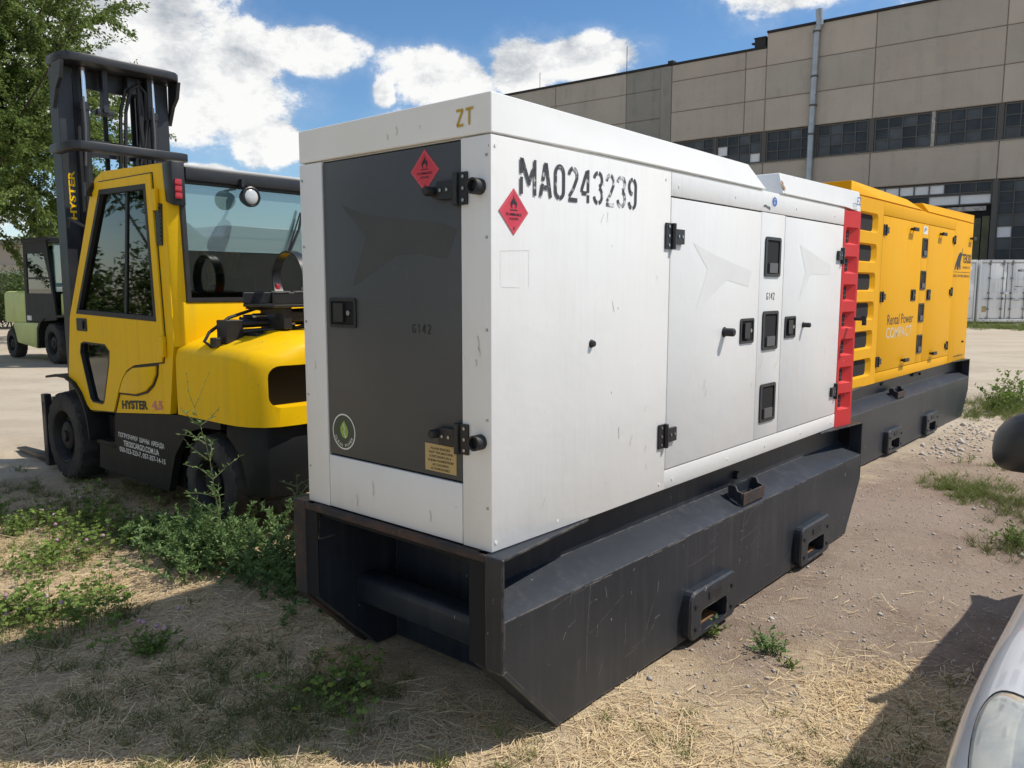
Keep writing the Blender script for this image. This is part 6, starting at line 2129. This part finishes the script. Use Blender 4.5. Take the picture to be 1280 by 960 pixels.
def weeds():
    r = np.random.default_rng(90)

    def place(u, v):
        x, y = to_xy(u, v)
        return x, y, float(gz(x, y))
    # the big sprawling weed between the steer wheel and the skid
    x0, y0, z0 = place(.34, 2.45)
    t = thing('weed_bush', 'sprawling grey green weed growing between the yellow forklift wheel and the white generator skid', 'bush', (x0, y0, z0))
    st = []
    for k in range(300):
        v = r.uniform(1.42, 3.30)
        edge = 1 - abs((v - 2.3) / 1.0) ** 2.2
        u = .40 + r.normal(0, .13) - .10 * (v - 2.3)
        x, y, z = place(u, v)
        th = r.uniform(0, 6.28)
        h = (.13 + .20 * max(edge, 0)) * r.uniform(.45, 1.1)
        st.append([tuple(np.array(p) - np.array([x0, y0, z0])) for p in curvy((x, y, z), (math.cos(th) * .75, math.sin(th) * .75, 1.0), h * 1.15, 5, .16, r)])
    stem_leaf_plant(t, 'leaves', st, 300, .032, .36, LEAF_BUSH, WEED_STEM, 5)
    # tall stalks
    for i, (u, v, h, tilt, lab) in enumerate(((.36, 2.40, .95, (-.10, .02), 'tall branching weed stalk standing in front of the forklift steer wheel'),
                                              (.45, 1.78, .62, (.02, .05), 'thin weed stalk beside the rusty skid corner'),)):
        x, y, z = place(u, v)
        t = thing('weed_stalk', lab, 'weed', (x, y, z))
        main = curvy((0, 0, 0), (tilt[0], tilt[1], 1), h, 9, .05, r)
        st = [main]
        for k in range(2, 9):
            for _ in range(2):
                th = r.uniform(0, 6.28)
                st.append(curvy(main[k], (math.cos(th), math.sin(th), .7), h * .27 * (1 - .05 * k), 4, .15, r))
        stem_leaf_plant(t, 'leaves', st, 70, .036, .30, LEAF_BUSH, WEED_STEM, 11 + i, stem_r=.004)
        fs = [curvy(main[-1], (r.normal(0, .25), r.normal(0, .25), 1), .22, 4, .1, r) for _ in range(2 if i == 0 else 0)]
        if fs:
            m = MB()
            for p in fs:
                m.tube(p, [.0018, .0015, .0012, .001, .0008], 4)
                for q in p[1:]:
                    m.lathe([(-.004, .001), (0, .005), (.004, .001)], 'z', q, 5)
            m.build('seed_head', LEAF_BUSH, t)
    # low leafy weeds standing alone on the bare earth
    solo = [(1.40, -.115, .09, 14, 'weed_plant', 'small bright leafy weed at the foot of the nearer fork pocket'),
            (1.42, -.40, .11, 26, 'weed_plant', 'curled half dry weed lying alone on the bare earth by the skid'),
            (1.32, -.53, .05, 10, 'weed_plant', 'tiny dried weed nearest the straw edge'),
            (3.80, -.93, .16, 30, 'weed_plant', 'leafy weed clump at the right edge below the black mirror'),
            (-.41, 1.68, .12, 44, 'clover_clump', 'dark green clover clump with pink heads alone on the shaded straw'),
            (10.0, .12, .42, 26, 'weed_plant', 'tall seeding weed by the far end of the amber generator skid'),
            (10.9, .25, .46, 22, 'weed_plant', 'tall thin brown headed weed in the far grass patch')]
    for i, (u, v, h, n, nm, lab) in enumerate(solo):
        x, y, z = place(u, v)
        t = thing(nm, lab, 'clover' if 'clover' in nm else 'weed', (x, y, z))
        st = []
        for k in range(n):
            th = r.uniform(0, 6.28)
            sp = h * .5
            bx, by = r.normal(0, sp * .5), r.normal(0, sp * .5)
            st.append(curvy((bx, by, 0), (math.cos(th) * .9, math.sin(th) * .9, .9 if h < .3 else 2.2), h * r.uniform(.6, 1.2), 4, .18, r, .05))
        stem_leaf_plant(t, 'leaves', st, 120 if h < .2 else 60, .024 if h < .3 else .05, .5, LEAF_CLOVER if i != 1 else LEAF_BUSH, WEED_STEM, 30 + i, stem_r=.002)
        if 'clover' in nm:
            for k in range(5):
                q = (r.normal(0, .07), r.normal(0, .07), h * r.uniform(.8, 1.2))
                MB().lathe([(-.009, .003), (-.005, .009), (.002, .011), (.008, .007), (.011, .002)], 'z', q, 9).build('flower_head', CLOVER_PINK, t)
    # clover carpet on the left, lit and shaded
    P, D, L = [], [], []
    fl = MB()
    sm = MB()
    cl = [((-.15, 3.45), (.22, .30), 420), ((.10, 3.85), (.25, .28), 330), ((-.10, 4.30), (.25, .35), 300), ((-.62, 2.42), (.22, .20), 380), ((-.40, 2.22), (.12, .20), 220), ((-.28, 3.1), (.14, .2), 150), ((.35, 3.6), (.12, .18), 160), ((-.86, 2.6), (.2, .25), 200),
          ((-.12, .72), (.10, .10), 110)]
    for c, s, n in cl:
        sub = [(r.normal(c[0], s[0]), r.normal(c[1], s[1]), r.uniform(.02, .07), r.uniform(.6, 1.7)) for _ in range(12)]
        for _ in range(n):
            q = sub[r.integers(0, 12)]
            u, v = r.normal(q[0], q[2]), r.normal(q[1], q[2])
            if skid_mask(np.array(u), np.array(v)):
                continue
            x, y, z = place(u, v)
            h = r.uniform(.03, .12) * q[3]
            tx, ty = r.normal(0, .02), r.normal(0, .02)
            top = (x + tx, y + ty, z + h)
            if r.uniform() < .5:
                sm.tube([(x, y, z), top], [.0014, .0011], 3, caps=False)
            a0 = r.uniform(0, 6.28)
            for k in range(3):
                a = a0 + k * 2.094
                P.append(top)
                D.append((math.cos(a), math.sin(a), .35 + r.normal(0, .25)))
                L.append(r.uniform(.016, .030))
            if r.uniform() < .016:
                q = (x, y, z + h + .03)
                sm.tube([(x, y, z), q], [.0015, .0012], 3, caps=False)
                fl.lathe([(-.009, .003), (-.005, .009), (.002, .011), (.008, .007), (.011, .002)], 'z', q, 8)
    L = np.array(L)
    V, F = leaves(np.array(P), np.array(D), L, L * .85, 77, .1)
    o = np_mesh('clover', V, F, LEAF_CLOVER)
    o['kind'] = 'stuff'
    o = sm.build('clover_stems', WEED_STEM, recalc=False)
    o['kind'] = 'stuff'
    o = fl.build('clover_flowers', CLOVER_PINK, smooth=True)
    o['kind'] = 'stuff'


def tree(name, label, x, y, height, crown_r, crown_z0, leafmat, seed, nleaf, leaf_len, limbs=9, group=None, lean=(0, 0), low=-.15):
    """tapered trunk, limbs, branches, twigs; leaves hang in sprays along the twigs"""
    r = np.random.default_rng(seed)
    t = thing(name, label, 'tree', (x, y, -.03), 0, group)
    trunk, limb = MB(), MB()
    th0 = crown_z0 * .95
    tr = curvy((0, 0, 0), (lean[0], lean[1], 1), height * .62, 7, .05, r)
    tr_r = [height * .024 * (1 - .72 * k / 7) + .02 for k in range(8)]
    tr_r[0] *= 1.35
    trunk.tube(tr, tr_r, 10)
    trunk.build('trunk', BARK, t, smooth=True)
    twigs = []
    cz = crown_z0 + (height - crown_z0) * .48
    rz = (height - crown_z0) * .55
    for i in range(limbs * 5):
        k = r.integers(2, 8)
        p = np.array(tr[k])
        a = r.uniform(0, 6.28)
        e = r.uniform(low, 1.1)
        goal = np.array([math.cos(a) * math.cos(e) * crown_r, math.sin(a) * math.cos(e) * crown_r, cz + math.sin(e) * rz]) * np.array([1, 1, 1])
        goal *= np.array([r.uniform(.7, 1.0)] * 2 + [1])
        d = goal - p
        Ln = np.linalg.norm(d)
        br = curvy(p, d, Ln, 7, .10, r)
        if i < limbs * 3:
            limb.tube(br, [max(.012, height * .0045 * (1 - .88 * q / 7)) for q in range(8)], 6)
        for q in range(2, 8):
            for _ in range(3):
                d2 = np.array(br[q]) - np.array(br[q - 1])
                d2 = d2 / np.linalg.norm(d2) + r.normal(0, .75, 3)
                tw = curvy(br[q], d2, crown_r * r.uniform(.16, .36), 5, .18, r, .06)
                twigs.append(tw)
                if r.uniform() < .35:
                    limb.tube(tw, [.012, .010, .008, .006, .004, .003], 4, caps=False)
    limb.build('limb', BARK, t, smooth=True)
    tw = np.array(twigs)                          # (m, 6, 3)
    m = len(tw)
    idx = r.integers(0, m, nleaf)
    dens = r.uniform(.2, 1, m)
    keep = dens[idx] > r.uniform(0, 1, nleaf) * .9
    idx = idx[keep]
    n = len(idx)
    tt = r.uniform(.1, 5, n)
    k = np.minimum(tt.astype(int), 4)
    fr = (tt - k)[:, None]
    P = tw[idx, k] * (1 - fr) + tw[idx, k + 1] * fr + r.normal(0, leaf_len * .55, (n, 3))
    D = (tw[idx, k + 1] - tw[idx, k])
    D = unit(D) + r.normal(0, .55, (n, 3)) + np.array([0, 0, -.15])
    L = leaf_len * r.uniform(.6, 1.3, n)
    V, F = leaves(P, D, L, L * .55, seed + 9)
    np_mesh('crown', V, F, leafmat, t)
    return t


def shrub(label, x, y, rx, ry, h, mat, seed, n, leaf):
    r = np.random.default_rng(seed)
    t = thing('shrub', label, 'shrub', (x, y, -.02), 0, 'shrubs round the edge of the yard')
    st = MB()
    for k in range(16):
        a = r.uniform(0, 6.28)
        st.tube(curvy((r.normal(0, rx * .3), r.normal(0, ry * .3), 0), (math.cos(a) * .5, math.sin(a) * .5, 1), h * .8, 5, .15, r), [.03, .025, .02, .015, .01, .006], 5)
    st.build('stem', BARK, t)
    c = 26
    cx = np.stack([r.uniform(-1, 1, c) * rx * .75, r.uniform(-1, 1, c) * ry * .75, r.uniform(.15, .85, c) * h], 1)
    cs = r.uniform(.25, .5, c) * min(rx, h)
    i = r.integers(0, c, n)
    d = unit(r.normal(size=(n, 3)))
    P = cx[i] + d * (cs[i] * r.uniform(.6, 1.05, n))[:, None]
    P[:, 2] = np.maximum(P[:, 2], .03)
    V, F = leaves(P, d + r.normal(0, .6, (n, 3)), leaf * r.uniform(.6, 1.3, n), leaf * .5, seed)
    np_mesh('foliage', V, F, mat, t)
    return t


def far_left():
    # low grey garages behind the lime truck, with a slab roof and a pale plastered base
    b = thing('garage_row', 'low grey concrete garage row with slab roof far behind the lime green forklift', 'building', (-30, 41, 0), R(4))
    MB().box(-32, 20, .0, 6, 2.65, 3.72).build('upper_wall', CONCRETE_B, b)
    MB().box(-32, 20, .06, 5.9, 0, 2.60).build('lower_wall', LABEL_WALL, b)
    MB().box(-32.3, 20.3, -.35, 6.3, 3.74, 3.95).build('roof_slab', CONCRETE_OLD, b)
    MB().box(-32, 20, -.04, .06, 2.55, 2.70).build('wall_band', CONCRETE_C, b)
    for k in range(15):
        x = -30 + k * 3.3
        MB().box(x, x + 2.5, -.03, .055, 0, 2.2).build('garage_door', [CONT_GREY, OLIVE, FRAME_DARK][k % 3], b, bevel=.02)
    shrub('dense green shrub at the left edge behind the lime truck', -22.6, 30.5, 1.9, 1.2, 2.6, LEAF_HEDGE, 71, 9000, .12)
    shrub('lower green shrub half hidden by the lime truck', -19.3, 31.5, 1.6, 1.2, 2.3, LEAF_HEDGE, 72, 7000, .12)
    shrub('broad shrub seen through the yellow cab windows', -15.6, 32.0, 2.2, 1.3, 2.7, LEAF_HEDGE, 73, 8000, .12)
    shrub('dark shrub farthest right behind the yellow cab', -10.8, 33.0, 2.2, 1.3, 2.4, LEAF_HEDGE, 74, 8000, .12)
    tree('deciduous_tree', 'big leafy tree hanging over the lime green forklift and the black mast', -15.7, 22.4, 13.0, 5.0, 2.0, LEAF_TREE, 403, 520000, .100, 24, low=-.75)
    for i, (x, y, h, cr) in enumerate(((-22, 4.5, 11, 4.6), (-25, 11.5, 12, 4.8), (-19, -3.5, 10, 4.2))):
        tree('deciduous_tree', ['tree outside the picture mirrored in the cab window', 'tall tree outside the picture on the left', 'nearer tree outside the picture on the left'][i], x, y, h, cr, 2.2, LEAF_TREE, 610 + i, 26000, .22, 8)
    for i, (x, y) in enumerate(((-14.5, 1.0), (-15.5, 4.6), (-16.5, 8.2), (-17.5, 12.0))):
        shrub(['shrub outside the picture, nearest the camera', 'shrub outside the picture, second along', 'shrub outside the picture, third along', 'shrub outside the picture, farthest along'][i], x, y, 2.0, 2.0, 2.7, LEAF_HEDGE, 80 + i, 7000, .16)
    for i, (x, y, h, cr, lab) in enumerate(((-31, 56, 7.6, 3.4, 'pale tree above the garage roof left of the black mast'), (-23, 58, 7.0, 3.2, 'smaller pale tree showing through the yellow cab side window'),
                                            (-16, 57, 6.2, 3.4, 'pale tree behind the yellow cab rear window'), (-9.5, 58, 5.8, 3.0, 'pale tree farthest right behind the yellow cab'))):
        tree('deciduous_tree', lab, x, y, h, cr, 2.0, LEAF_PALE, 500 + i, 9000, .26, 5)


LABEL_WALL = M("pale_plaster", (0.50, 0.48, 0.43), 0.9, vary=(.5, .6, (.33, .31, .27)))
scatter_straw()
scatter_grass()
scatter_stones()
weeds()
far_left()
